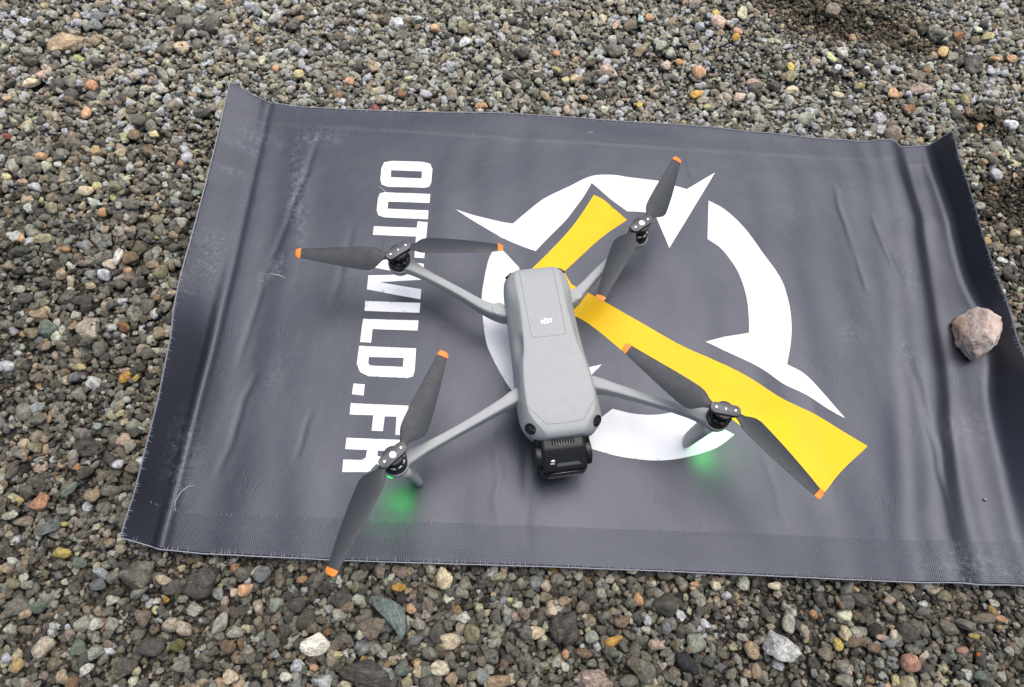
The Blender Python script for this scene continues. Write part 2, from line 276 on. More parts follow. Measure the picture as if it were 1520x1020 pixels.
(155.2, 710.4, 5.6, 5.8, 5.0, 'palecream', 'r', 'whitish round pebble beyond the far edge behind the drone, by the yellow chip'),
(126.1, 729.6, 6.5, 5.4, 5.0, 'tan', 'r', 'tan-brown pebble beyond the far edge behind the drone, by the upright cream-pink pebble'),
(346.5, 749.6, 10.6, 6.6, 33.0, 'palepink', 'r', 'pinkish oval pebble beyond the far edge near the curled end, by the pinkish grey stone'),
(368.8, 776.7, 9.3, 8.5, 5.0, 'palepink', 'a', 'pinkish grey stone beyond the far edge near the curled end, by the pinkish oval pebble'),
(203.0, 724.0, 4.7, 7.0, 5.0, 'yellow', 'a', 'yellow chip beyond the far edge behind the drone, by the whitish round pebble'),
(369.5, 917.9, 8.8, 10.2, 6.0, 'cream', 'a', 'cream angular pebble beyond the far edge near the curled end, by the yellow pebble'),
(157.7, 885.8, 5.5, 8.0, 6.0, 'cream', 'r', 'cream round pebble beyond the far edge behind the drone, by the pinkish sliver'),
(101.4, 760.8, 5.6, 5.5, 5.0, 'paleyellow', 'r', 'pale yellow round pebble beyond the far edge behind the drone, by the pale tan oval'),
(61.1, 769.7, 5.2, 6.1, 5.0, 'cream', 'a', 'cream square chip beyond the far edge behind the drone, by the pale yellow round pebble'),
(176.1, 873.8, 4.5, 10.9, -23.0, 'palepink', 'a', 'pinkish sliver beyond the far edge behind the drone, by the cream round pebble'),
(245.6, 801.6, 7.3, 8.0, 5.0, 'palepink', 'r', 'pale rounded pebble beyond the far edge behind the drone, by the flat orange pebble'),
(265.4, 808.6, 5.9, 4.6, 5.0, 'orange', 'r', 'flat orange pebble beyond the far edge behind the drone, by the pale rounded pebble'),
(39.8, 807.4, 11.4, 10.3, 5.0, 'dark', 'a', None),
(171.3, 822.2, 12.6, 11.6, -22.0, 'grey', 'a', None),
(240.0, 835.2, 9.4, 8.9, 5.0, 'palegreen', 'a', 'grey-green stone beyond the far edge behind the drone, by the orange-tan square stone'),
(198.1, 878.6, 10.0, 10.4, 6.0, 'taupe', 'r', 'taupe round stone beyond the far edge behind the drone, by the pale teal upright chip'),
(668.2, 866.9, 7.6, 11.4, -32.0, 'yellowtan', 'r', 'yellowish tan pebble behind the curled end of the mat, by the orange-brown stone'),
(509.6, 848.1, 8.2, 9.8, 5.0, 'palegrey', 'a', 'light grey stone beyond the far edge near the curled end, by the tilted cream-yellow pebble'),
(539.9, 853.6, 7.2, 8.6, 5.0, 'bluegrey', 'a', 'blue-grey pebble beyond the far edge near the curled end, by the light grey stone'),
(499.6, 819.3, 6.5, 4.8, 17.0, 'white', 'r', 'small bright white pebble beyond the far edge near the curled end'),
(492.9, 838.6, 6.1, 10.3, 33.0, 'paleyellow', 'r', 'tilted cream-yellow pebble beyond the far edge near the curled end, by the light grey stone'),
(428.5, 814.2, 5.5, 8.3, 5.0, 'yellow', 'r', 'small yellow pebble beyond the far edge near the curled end, by the creamy peach stone'),
(426.8, 795.8, 8.5, 11.0, 5.0, 'olive', 'a', 'tan-olive stone beyond the far edge near the curled end, by the small yellow pebble'),
(421.3, 771.1, 10.4, 8.0, 17.0, 'cream', 'a', 'creamy peach stone beyond the far edge near the curled end, by the small yellow pebble'),
(525.1, 785.2, 8.3, 5.2, 22.0, 'yellowgreen', 'r', 'yellow-green pebble beyond the far edge near the curled end, by the flat cream pebble'),
(619.9, 789.6, 18.3, 10.6, 5.0, 'pinkgranite', 'a', 'large pinkish grey stone behind the curled end of the mat, by the olive-yellow round pebble'),
(700.6, 901.8, 8.6, 7.2, 5.0, 'rust', 'a', 'orange-brown stone behind the curled end of the mat, by the small cream pebble'),
(746.6, 859.0, 9.6, 5.1, 5.0, 'orange', 'a', 'flat orange-tan stone behind the curled end of the mat, by the peach block'),
(773.1, 861.5, 7.5, 7.0, 5.0, 'peach', 'a', 'peach block behind the curled end of the mat, by the flat orange-tan stone'),
(678.7, 774.2, 5.1, 8.8, 5.0, 'yellowgreen', 'a', 'olive-yellow block behind the curled end of the mat, by the olive-yellow round pebble'),
(654.6, 764.6, 5.6, 7.0, 5.0, 'yellowgreen', 'r', 'olive-yellow round pebble behind the curled end of the mat, by the olive-yellow block'),
(734.4, 731.4, 9.1, 8.0, -16.0, 'white', 'a', 'white angular stone behind the curled end of the mat, by the pinkish taupe pebble'),
(544.2, 728.1, 9.5, 8.9, 26.0, 'lilac', 'a', 'pale lilac crystal beyond the far edge near the curled end, by the taupe stone'),
(722.3, 755.2, 5.5, 11.1, -16.0, 'taupe', 'r', 'pinkish taupe pebble behind the curled end of the mat, by the white angular stone'),
(687.1, 722.7, 4.1, 8.5, -16.0, 'orange', 'a', 'upright orange chip behind the curled end of the mat, by the pinkish taupe pebble'),
(593.5, 750.7, 8.0, 5.7, 5.0, 'rust', 'r', 'orange-brown pebble behind the curled end of the mat, by the peach upright pebble'),
(572.3, 775.3, 8.1, 9.3, 27.0, 'peach', 'r', 'peach upright pebble beyond the far edge near the curled end, by the yellow-green pebble'),
(435.6, 719.2, 14.1, 9.3, 41.0, 'palegreen', 'r', 'grey-green oval beyond the far edge near the curled end, by the upright blue-grey pebble'),
(667.7, 908.6, 16.1, 17.0, 5.0, 'grey', 'a', None),
(712.0, 845.1, 16.8, 18.8, 5.0, 'dark', 'a', None),
(509.9, 939.0, 11.7, 14.5, 6.0, 'taupe', 'a', 'rough grey-brown stone beyond the far edge near the curled end, by the blue-grey pebble'),
(490.3, 765.7, 8.7, 5.1, -2.0, 'cream', 'r', 'flat cream pebble beyond the far edge near the curled end, by the yellow-green pebble'),
(446.8, 705.6, 4.7, 8.1, 22.0, 'bluegrey', 'r', 'upright blue-grey pebble beyond the far edge near the curled end, by the grey-green oval'),
(746.0, 903.3, 11.6, 7.2, 27.0, 'yellowgreen', 'a', 'olive-green chip behind the curled end of the mat, by the small cream pebble'),
(735.1, 917.9, 6.0, 6.0, 5.0, 'palecream', 'r', 'small cream pebble behind the curled end of the mat, by the olive-green chip'),
(558.2, 702.7, 12.0, 12.0, -30.0, 'taupe', 'a', 'taupe stone beyond the far edge near the curled end, by the pale lilac crystal'),
(688.1, 640.6, 8.7, 9.0, 4.0, 'lilac', 'r', 'round mauve-grey stone behind the curled end of the mat, by the tan chip'),
(644.5, 529.8, 7.3, 5.7, 4.0, 'yellowtan', 'r', 'tan-orange pebble behind the curled end of the mat, by the flat white stone'),
(658.4, 502.4, 7.2, 4.2, -8.0, 'white', 'r', 'flat white stone behind the curled end of the mat, by the tan-orange pebble'),
(687.2, 545.1, 7.4, 5.8, 4.0, 'beige', 'r', 'beige pebble behind the curled end of the mat, by the tan-orange pebble'),
(652.2, 586.1, 8.5, 6.0, 33.0, 'palegrey', 'a', 'light grey chip behind the curled end of the mat, by the beige pebble'),
(676.7, 661.5, 5.3, 6.4, 4.0, 'tan', 'a', 'tan chip behind the curled end of the mat, by the flat tan-brown chip'),
(693.1, 673.2, 8.9, 3.8, 15.0, 'brown', 'a', 'flat tan-brown chip behind the curled end of the mat, by the tan chip'),
(-396.4, 820.9, 13.6, 12.7, 6.0, 'dark', 'a', None),
(-427.8, 817.9, 11.7, 11.5, 6.0, 'grey', 'a', None),
(-450.0, 835.5, 10.9, 10.5, 6.0, 'dark', 'a', None),
(-350.2, 677.4, 15.1, 12.2, 45.0, 'olive', 'a', 'large olive-grey stone against the mat corner beside the lettered end of the mat'),
(-565.6, 693.8, 12.5, 13.6, 5.0, 'dark', 'a', None),
(-444.7, 771.4, 10.6, 10.0, 5.0, 'grey', 'a', None),
(-449.0, 640.8, 9.9, 8.9, 5.0, 'dark', 'a', None),
(-495.8, 779.2, 9.7, 10.1, 5.0, 'grey', 'r', None),
(-552.0, 822.8, 11.3, 10.5, -8.0, 'slate', 'a', None),
(-451.9, 618.4, 9.0, 8.7, 5.0, 'brown', 'a', None),
(-425.7, 511.3, 10.2, 9.7, 4.0, 'grey', 'a', None),
(-549.8, 695.2, 9.2, 10.5, 5.0, 'grey', 'a', None),
(-512.8, 376.8, 8.6, 8.5, 3.0, 'dark', 'a', None),
(-377.7, 376.1, 8.8, 10.7, 3.0, 'grey', 'a', None),
(-355.9, 226.5, 8.8, 5.9, 3.0, 'dark', 'a', None),
(-372.3, 420.5, 8.2, 9.6, -19.0, 'olive', 'r', None),
(-343.7, 136.8, 6.4, 9.5, 2.0, 'grey', 'a', None),
(-393.6, 182.1, 7.9, 6.9, 2.0, 'dark', 'a', None),
(-454.2, 236.6, 8.7, 7.3, 3.0, 'grey', 'a', None),
]
# outlines of the print in millimetres on the mat
EMBLEM = [('white', [[[-37.5, 526.2], [-29.7, 524.0], [-21.7, 521.8], [-14.0, 519.7], [-6.7, 517.8], [0.1, 516.1], [6.6, 514.6], [12.6, 513.3], [18.0, 512.3], [22.6, 511.6], [26.5, 511.3], [30.1, 511.0], [33.8, 510.7], [39.0, 516.4], [44.3, 522.3], [49.5, 528.0], [54.5, 533.3], [59.1, 538.1], [63.5, 542.6], [67.8, 546.8], [72.1, 550.7], [76.6, 554.2], [81.1, 557.5], [85.6, 560.5], [90.1, 563.6], [94.6, 566.6], [99.1, 569.5], [103.7, 572.4], [108.2, 575.3], [112.9, 578.3], [117.7, 581.4], [122.3, 584.3], [126.7, 586.7], [130.4, 588.5], [133.8, 589.9], [137.3, 591.0], [141.4, 591.9], [146.5, 592.7], [152.3, 593.4], [158.1, 593.8], [163.6, 594.0], [168.0, 593.7], [171.8, 593.1], [176.1, 592.3], [181.9, 591.7], [190.6, 591.2], [201.2, 590.6], [211.4, 590.1], [218.8, 589.6], [221.8, 589.3], [222.0, 589.0], [221.7, 588.6], [222.9, 588.0], [226.4, 587.0], [230.9, 585.9], [235.8, 584.6], [240.4, 583.4], [244.4, 582.3], [248.3, 581.1], [252.1, 580.0], [255.9, 578.8], [295.6, 608.0], [226.6, 486.7], [212.0, 538.0], [208.2, 538.2], [204.5, 538.5], [200.7, 538.7], [196.5, 538.8], [191.9, 538.8], [187.0, 538.7], [181.9, 538.6], [176.9, 538.5], [155.0, 556.5], [132.9, 578.7], [130.3, 573.3], [127.7, 567.9], [125.1, 562.6], [122.5, 557.5], [119.8, 552.8], [117.1, 548.4], [114.3, 544.0], [111.4, 539.4], [108.5, 534.6], [105.6, 529.7], [102.4, 524.6], [98.8, 519.3], [94.6, 513.5], [89.9, 507.4], [85.0, 501.1], [80.3, 495.1], [75.8, 489.2], [71.2, 483.5], [66.8, 477.8], [62.3, 472.0], [20.5, 489.1], [-6.1, 505.9]]]), ('white', [[[282.9, 562.6], [287.8, 559.7], [292.6, 556.9], [297.5, 553.8], [302.5, 549.8], [307.7, 544.9], [313.0, 539.2], [318.2, 532.8], [323.3, 525.8], [328.2, 517.9], [333.0, 509.2], [337.7, 500.1], [342.4, 491.0], [347.2, 482.0], [352.3, 472.8], [356.9, 463.7], [360.5, 455.2], [362.8, 447.4], [364.3, 440.1], [365.1, 433.1], [365.8, 425.9], [366.4, 418.7], [366.6, 411.5], [366.5, 404.4], [366.2, 397.2], [365.6, 390.2], [364.8, 383.3], [363.6, 376.3], [362.2, 369.1], [360.4, 361.6], [358.2, 354.0], [355.8, 346.2], [353.5, 338.5], [358.0, 335.9], [362.5, 333.5], [367.0, 330.8], [371.5, 327.3], [375.8, 322.8], [380.1, 317.7], [384.6, 312.0], [389.3, 305.8], [394.5, 299.0], [400.0, 291.4], [405.6, 283.7], [411.1, 276.0], [406.8, 278.3], [402.5, 280.5], [398.1, 283.0], [393.0, 285.9], [387.2, 289.8], [380.7, 294.3], [374.1, 298.9], [367.8, 302.9], [361.8, 306.2], [356.0, 309.0], [350.3, 311.7], [344.9, 314.7], [340.0, 318.1], [335.5, 321.5], [330.9, 325.1], [325.6, 328.7], [319.4, 332.4], [312.4, 336.3], [305.4, 340.0], [299.1, 343.3], [293.5, 346.1], [288.4, 348.5], [283.6, 350.7], [278.8, 352.9], [274.0, 355.1], [269.4, 357.2], [264.9, 359.2], [260.3, 361.3], [284.0, 369.6], [312.8, 375.5], [313.2, 378.8], [313.7, 381.8], [314.1, 385.3], [314.5, 390.3], [314.9, 397.2], [315.4, 405.5], [315.6, 414.3], [315.4, 423.0], [314.5, 431.5], [313.3, 440.2], [311.7, 448.7], [309.8, 456.3], [307.5, 463.0], [304.7, 469.1], [301.8, 474.6], [299.1, 479.5], [296.6, 483.7], [294.2, 487.2], [291.8, 490.4], [289.1, 493.4], [286.0, 496.2], [282.7, 498.7], [279.3, 501.2], [275.9, 503.6]]]), ('white', [[[149.4, 274.6], [156.5, 273.2], [163.5, 271.7], [170.5, 270.4], [177.3, 269.6], [183.9, 269.3], [190.4, 269.4], [196.8, 269.9], [203.4, 270.8], [210.2, 272.4], [217.2, 274.6], [224.2, 276.9], [231.2, 279.2], [251.0, 268.1], [282.3, 250.9], [277.1, 246.8], [272.1, 242.7], [266.9, 238.8], [260.8, 235.2], [253.8, 231.9], [246.0, 229.0], [237.9, 226.3], [230.0, 224.1], [222.3, 222.2], [214.7, 220.6], [207.2, 219.4], [200.0, 218.5], [193.4, 218.0], [187.1, 217.9], [180.9, 218.1], [174.8, 218.5], [168.5, 219.0], [162.2, 219.7], [156.0, 220.6], [149.7, 221.7], [143.4, 223.1], [137.2, 224.7], [130.9, 226.4], [124.7, 228.1], [121.0, 236.7], [121.2, 239.5], [121.2, 242.3], [121.5, 245.1], [122.7, 248.2], [125.0, 251.5], [128.1, 255.2], [131.5, 258.9], [134.8, 262.5]]]), ('white', [[[11.9, 471.8], [13.8, 472.5], [15.5, 473.6], [17.6, 473.9], [20.8, 472.4], [25.5, 468.1], [31.2, 461.8], [37.4, 454.8], [43.3, 448.2], [42.0, 438.8], [40.4, 429.6], [39.2, 420.0], [38.6, 409.4], [38.8, 396.9], [39.6, 383.1], [41.0, 369.3], [42.9, 357.0], [45.7, 346.7], [49.2, 337.6], [52.9, 329.0], [56.6, 320.1], [68.0, 306.8], [138.8, 326.8], [101.8, 286.0], [68.5, 259.5], [60.1, 267.8], [51.6, 276.1], [43.4, 284.5], [36.1, 293.2], [29.7, 302.5], [23.9, 312.3], [18.9, 321.8], [14.7, 330.3], [11.6, 336.8], [9.4, 342.1], [7.8, 347.6], [6.1, 355.0], [4.3, 365.5], [2.6, 377.9], [1.2, 390.3], [0.3, 400.8], [0.1, 408.5], [0.3, 414.5], [0.9, 420.0], [1.6, 426.2], [2.5, 433.7], [3.5, 441.8], [4.7, 449.6], [6.0, 456.2], [7.4, 461.1], [8.9, 464.9], [10.4, 468.2]]]), ('yellow', [[[135.2, 560.2], [138.4, 558.5], [141.5, 557.1], [145.0, 555.1], [149.4, 551.8], [155.2, 546.5], [162.1, 539.8], [169.3, 532.6], [176.3, 525.6], [168.1, 518.7], [160.1, 512.2], [151.8, 504.9], [142.5, 496.1], [131.8, 484.9], [120.3, 472.0], [108.3, 458.5], [96.6, 445.3], [96.7, 445.0], [105.5, 428.8], [111.3, 425.6], [116.9, 422.7], [123.1, 419.3], [130.9, 414.8], [141.6, 408.7], [154.2, 401.3], [166.9, 393.8], [177.8, 387.4], [185.7, 382.5], [192.0, 378.5], [198.0, 374.7], [205.4, 370.4], [214.6, 365.1], [224.7, 359.5], [235.4, 353.7], [246.4, 348.1], [257.9, 343.0], [270.0, 337.9], [282.1, 332.8], [293.7, 327.1], [304.6, 320.5], [315.1, 313.3], [325.5, 306.1], [335.9, 299.5], [346.1, 294.0], [356.2, 289.2], [366.6, 284.1], [377.9, 278.0], [390.3, 270.5], [403.5, 262.0], [417.1, 253.2], [430.5, 244.6], [421.6, 236.9], [412.3, 229.3], [403.4, 221.9], [395.5, 214.9], [389.1, 208.6], [383.6, 202.7], [378.6, 197.0], [373.4, 191.2], [367.9, 195.8], [362.8, 200.1], [357.5, 204.5], [351.8, 209.4], [345.7, 214.8], [339.4, 220.5], [332.7, 226.6], [325.4, 232.9], [317.2, 239.8], [308.1, 247.1], [299.1, 254.4], [290.7, 261.2], [283.8, 267.0], [277.7, 272.2], [271.3, 277.5], [263.5, 283.5], [254.0, 290.6], [243.2, 298.4], [231.8, 306.2], [220.3, 313.7], [208.2, 320.3], [195.5, 326.6], [183.1, 332.8], [171.6, 339.4], [161.4, 346.8], [151.9, 354.8], [143.2, 362.4], [135.3, 369.0], [128.8, 374.0], [123.5, 378.1], [118.3, 381.6], [112.1, 385.1], [104.5, 388.6], [96.2, 391.9], [87.6, 395.1], [79.1, 398.3], [70.1, 403.3], [60.6, 408.3], [52.3, 413.4], [47.1, 418.9], [46.4, 424.9], [48.8, 431.3], [52.5, 437.8], [55.5, 444.3], [62.6, 452.3], [69.5, 460.4], [76.3, 468.5], [82.9, 476.8], [89.4, 485.4], [95.8, 494.2], [101.9, 503.0], [107.6, 511.4], [112.8, 519.8], [117.6, 528.0], [122.0, 535.8], [125.8, 542.5], [128.8, 547.9], [131.0, 552.2], [133.0, 556.1]]])]
LETTERS = [('O', [[[-121.7, 595.4], [-82.6, 596.4], [-73.3, 594.0], [-70.1, 586.0], [-70.0, 564.8], [-71.9, 558.3], [-77.5, 556.2], [-123.7, 555.3], [-131.1, 558.0], [-133.6, 565.1], [-134.1, 583.7], [-131.4, 592.7]], [[-121.7, 580.9], [-82.8, 581.3], [-82.5, 570.1], [-121.2, 570.2]]]), ('U', [[[-126.8, 546.6], [-69.9, 547.0], [-69.9, 533.4], [-120.6, 532.9], [-120.5, 522.2], [-70.4, 522.2], [-70.0, 509.3], [-123.1, 509.1], [-130.6, 511.7], [-133.3, 519.0], [-133.6, 537.2], [-132.0, 544.3]]]), ('T', [[[-134.1, 495.2], [-82.5, 496.1], [-82.3, 505.4], [-70.1, 505.1], [-70.2, 453.6], [-81.9, 454.0], [-82.4, 483.6], [-134.1, 482.9]]]), ('W', [[[-70.2, 445.9], [-70.0, 435.9], [-116.5, 443.5], [-70.2, 436.6], [-70.0, 424.3], [-119.5, 418.5], [-70.5, 411.5], [-70.4, 398.2], [-133.1, 408.1], [-133.3, 426.8], [-86.5, 430.8], [-132.3, 438.6], [-132.5, 452.3]]]), ('I', [[[-133.2, 392.9], [-70.2, 393.4], [-70.1, 380.6], [-132.7, 380.1]]]), ('L', [[[-133.2, 369.8], [-70.4, 370.8], [-70.4, 357.9], [-121.2, 357.6], [-121.0, 340.6], [-133.3, 340.8]]]), ('D', [[[-133.7, 336.0], [-70.2, 335.8], [-69.7, 308.5], [-71.1, 301.6], [-77.6, 299.4], [-119.5, 300.0], [-129.1, 304.4], [-133.8, 314.2]], [[-121.6, 323.1], [-83.0, 323.6], [-83.0, 312.5], [-117.6, 312.7], [-120.4, 313.6], [-121.5, 316.1]]]), ('.', [[[-134.5, 290.4], [-122.3, 290.0], [-122.2, 277.1], [-134.7, 277.7]]]), ('F', [[[-134.7, 267.6], [-72.9, 267.3], [-72.3, 234.0], [-84.0, 234.2], [-84.5, 254.2], [-97.1, 254.2], [-97.3, 237.6], [-109.3, 237.8], [-109.3, 255.0], [-134.4, 254.7]]]), ('R', [[[-134.5, 229.0], [-72.6, 228.9], [-71.7, 206.2], [-73.6, 200.4], [-79.9, 198.8], [-92.8, 199.1], [-100.5, 202.1], [-104.6, 197.2], [-106.1, 194.3], [-109.7, 193.1], [-134.6, 192.2], [-135.0, 205.4], [-116.0, 205.7], [-112.3, 208.3], [-111.7, 216.6], [-134.5, 216.6]], [[-100.5, 216.3], [-84.3, 216.1], [-84.6, 209.5], [-96.7, 209.6], [-100.3, 210.8]]])]
# ------------------------------------------------------------------ helpers
def link(name, mesh, mat=None, parent=None):
    o = bpy.data.objects.new(name, mesh)
    COL.objects.link(o)
    if mat is not None and not mesh.materials:
        mesh.materials.append(mat)
    if parent is not None:
        o.parent = parent
    return o

def tag(o, label=None, cat=None, group=None, kind=None):
    for k, v in (('label', label), ('category', cat), ('group', group), ('kind', kind)):
        if v:
            o[k] = v
    return o

def mesh_from(name, verts, faces, smooth=True):
    me = bpy.data.meshes.new(name)
    me.from_pydata([tuple(v) for v in verts], [], [tuple(f) for f in faces])
    me.update()
    if smooth:
        me.polygons.foreach_set("use_smooth", [True] * len(me.polygons))
    return me

def fix_normals(me):
    bm = bmesh.new(); bm.from_mesh(me)
    bmesh.ops.recalc_face_normals(bm, faces=bm.faces)
    bm.to_mesh(me); bm.free()
    return me

def smoothstep(a, b, x):
    t = np.clip((x - a) / (b - a), 0, 1)
    return t * t * (3 - 2 * t)

class MatBuilder:
    """a small node helper around one material"""
    def __init__(self, name):
        self.m = bpy.data.materials.new(name)
        self.m.use_nodes = True
        self.t = self.m.node_tree
        self.b = self.t.nodes["Principled BSDF"]
    def n(self, kind, **kw):
        nd = self.t.nodes.new(kind)
        for k, v in kw.items():
            if k.startswith("_"):
                setattr(nd, k[1:], v)
            else:
                nd.inputs[k.replace("__", " ")].default_value = v
        return nd
    def l(self, a, b):
        self.t.links.new(a, b)
    def math(self, op, a, b=None, clamp=False):
        nd = self.t.nodes.new("ShaderNodeMath"); nd.operation = op; nd.use_clamp = clamp
        for i, x in enumerate((a, b)):
            if x is None: continue
            if isinstance(x, (int, float)): nd.inputs[i].default_value = x
            else: self.l(x, nd.inputs[i])
        return nd.outputs[0]
    def ramp(self, fac, stops):
        nd = self.t.nodes.new("ShaderNodeValToRGB")
        els = nd.color_ramp.elements
        while len(els) < len(stops): els.new(0.5)
        for e, (p, c) in zip(els, stops):
            e.position = p
            e.color = (c, c, c, 1) if isinstance(c, (int, float)) else (*c, 1)
        self.l(fac, nd.inputs[0])
        return nd.outputs[0]
    def mix(self, fac, a, b, blend='MIX'):
        nd = self.t.nodes.new("ShaderNodeMix"); nd.data_type = 'RGBA'; nd.blend_type = blend
        for s, x in ((nd.inputs[0], fac), (nd.inputs[6], a), (nd.inputs[7], b)):
            if isinstance(x, (int, float)): s.default_value = x
            elif isinstance(x, tuple): s.default_value = (*x, 1) if len(x) == 3 else x
            else: self.l(x, s)
        return nd.outputs[2]
    def noise(self, vec, scale, detail=4.0, rough=0.6):
        nd = self.n("ShaderNodeTexNoise", Scale=scale, Detail=detail, Roughness=rough)
        if vec is not None: self.l(vec, nd.inputs["Vector"])
        return nd.outputs["Fac"]
    def bump(self, height, dist, strength=1.0, normal=None):
        nd = self.n("ShaderNodeBump", Strength=strength, Distance=dist)
        self.l(height, nd.inputs["Height"])
        if normal is not None: self.l(normal, nd.inputs["Normal"])
        return nd.outputs["Normal"]

def plain(name, color, rough=0.5, spec=0.5, metal=0.0, bump=None, vary=0.0):
    k = MatBuilder(name)
    b = k.b
    b.inputs["Base Color"].default_value = (*color, 1)
    b.inputs["Roughness"].default_value = rough
    b.inputs["Specular IOR Level"].default_value = spec
    b.inputs["Metallic"].default_value = metal
    tc = k.n("ShaderNodeTexCoord").outputs["Object"]
    if vary:
        f = k.ramp(k.noise(tc, 90.0, 5.0), [(0.25, 1 - vary), (0.75, 1 + vary * .4)])
        k.l(k.mix(1.0, tuple(color), f, 'MULTIPLY'), b.inputs["Base Color"])
        r = k.ramp(k.noise(tc, 140.0, 4.0), [(0.3, max(0, rough - .07)), (0.7, min(1, rough + .07))])
        k.l(r, b.inputs["Roughness"])
    if bump:
        k.l(k.bump(k.noise(tc, bump[0], 3.0), bump[1]), b.inputs["Normal"])
    return k.m

# ------------------------------------------------------------------ stone materials
def stone_material(name, source, speckle=0.0):
    k = MatBuilder(name)
    b = k.b
    tc = k.n("ShaderNodeTexCoord")
    oi = k.n("ShaderNodeObjectInfo")
    off = k.n("ShaderNodeVectorMath", _operation='SCALE'); off.inputs["Scale"].default_value = 57.0
    cmb = k.n("ShaderNodeCombineXYZ")
    for i in range(3): k.l(oi.outputs["Random"], cmb.inputs[i])
    k.l(cmb.outputs[0], off.inputs[0])
    add = k.n("ShaderNodeVectorMath", _operation='ADD')
    k.l(tc.outputs["Object"], add.inputs[0]); k.l(off.outputs[0], add.inputs[1])
    v = add.outputs[0]
    if source == 'instancer':
        at = k.n("ShaderNodeAttribute", _attribute_type='INSTANCER', _attribute_name='tint')
        base = at.outputs["Color"]
    else:
        base = oi.outputs["Color"]
    broad = k.ramp(k.noise(v, 1.9, 4.0, .65), [(0.3, 0.45), (0.5, 1.0), (0.7, 1.55)])
    col = k.mix(1.0, base, broad, 'MULTIPLY')
    grain = k.ramp(k.noise(v, 7.0, 8.0, 0.75), [(0.30, 0.30), (0.5, 0.92), (0.68, 1.95)])
    col = k.mix(0.8, col, k.mix(1.0, col, grain, 'MULTIPLY'))
    # dust caught in the pits and small pale crystals
    vo = k.n("ShaderNodeTexVoronoi", Scale=9.0); k.l(v, vo.inputs["Vector"])
    spots = k.ramp(vo.outputs["Distance"], [(0.10, 1.0), (0.2, 0.0)])
    pick = k.ramp(k.noise(v, 3.0, 2.0), [(0.5, 0.0), (0.62, 0.35 + speckle)])
    col = k.mix(k.math('MULTIPLY', spots, pick), col, (0.42, 0.40, 0.36))
    if speckle:
        vd = k.n("ShaderNodeTexVoronoi", Scale=5.5); k.l(v, vd.inputs["Vector"])
        dk = k.ramp(vd.outputs["Distance"], [(0.16, 1.0), (0.3, 0.0)])
        col = k.mix(k.math('MULTIPLY', dk, speckle), col, (0.06, 0.055, 0.05))
        pat = k.ramp(k.noise(v, 2.2, 6.0, 0.7), [(0.45, 0.0), (0.6, speckle)])
        col = k.mix(pat, col, k.mix(1.0, col, (0.5, 0.5, 0.53), 'MULTIPLY'))
    k.l(col, b.inputs["Base Color"])
    b.inputs["Roughness"].default_value = 0.72
    b.inputs["Specular IOR Level"].default_value = 0.35
    h = k.math('ADD', k.noise(v, 5.0, 10.0, 0.72), k.math('MULTIPLY', vo.outputs["Distance"], 0.25))
    k.l(k.bump(h, 0.0022, 0.9), b.inputs["Normal"])
    return k.m

M_GRAVEL = stone_material("gravel_stone", 'instancer')
M_STONE = stone_material("single_stone", 'object')
M_SPECK = stone_material("speckled_stone", 'object', 0.55)

# ------------------------------------------------------------------ stone shapes
def ico(sub):
    bm = bmesh.new()
    bmesh.ops.create_icosphere(bm, subdivisions=sub, radius=1.0)
    bm.verts.ensure_lookup_table()
    V = np.array([v.co[:] for v in bm.verts]); F = [tuple(v.index for v in f.verts) for f in bm.faces]
    bm.free()
    return V / np.linalg.norm(V, axis=1)[:, None], F
ICO = {s: ico(s) for s in (2, 3, 4, 5)}

def stone_verts(r, sub=3, sharp=10.0, planes=13, rough=0.05, lump=0.10, lo=0.72):
    D, F = ICO[sub]
    N = r.normal(size=(planes, 3)); N /= np.linalg.norm(N, axis=1)[:, None]
    h = r.uniform(lo, 1.0, planes)
    q = np.clip(D @ N.T, 0, None) / h
    rad = (np.sum(q ** sharp, axis=1) + 0.8 ** sharp) ** (-1.0 / sharp)
    off = Vector(r.uniform(-50, 50, 3))
    for i, d in enumerate(D):
        p = Vector(d) * rad[i]
        rad[i] *= 1 + lump * noise.noise(p * 1.6 + off) + rough * noise.noise(p * 4.5 + off) + rough * .6 * noise.noise(p * 10 + off)
    V = D * rad[:, None]
    V -= (V.max(0) + V.min(0)) / 2
    return V / np.abs(V).max(0), F

def stone_mesh(name, r, mat, **kw):
    V, F = stone_verts(r, **kw)
    me = mesh_from(name, V, F)
    me.materials.append(mat)
    return me

PROTO_KINDS = [dict(sharp=26, planes=11, rough=.08, lump=.12, lo=.62), dict(sharp=60, planes=9, rough=.06, lump=.08, lo=.55),
               dict(sharp=7, planes=16, rough=.04, lump=.09, lo=.80), dict(sharp=9, planes=13, rough=.20, lump=.28),
               dict(sharp=34, planes=10, rough=.12, lump=.16, lo=.55)]
protos = [stone_mesh("gravel_piece", rng, M_GRAVEL, sub=3, **PROTO_KINDS[i % 5]) for i in range(30)]

# ------------------------------------------------------------------ the ground and the gravel bed
MAT_X0, MAT_X1, MAT_Y0, MAT_Y1 = -0.340, 0.598, 0.103, 0.680
GX0, GX1, GY0, GY1, CELL = -1.30, 1.50, -0.60, 1.70, 0.002
nx, ny = int((GX1 - GX0) / CELL), int((GY1 - GY0) / CELL)
gx = GX0 + (np.arange(nx) + .5) * CELL
gy = GY0 + (np.arange(ny) + .5) * CELL

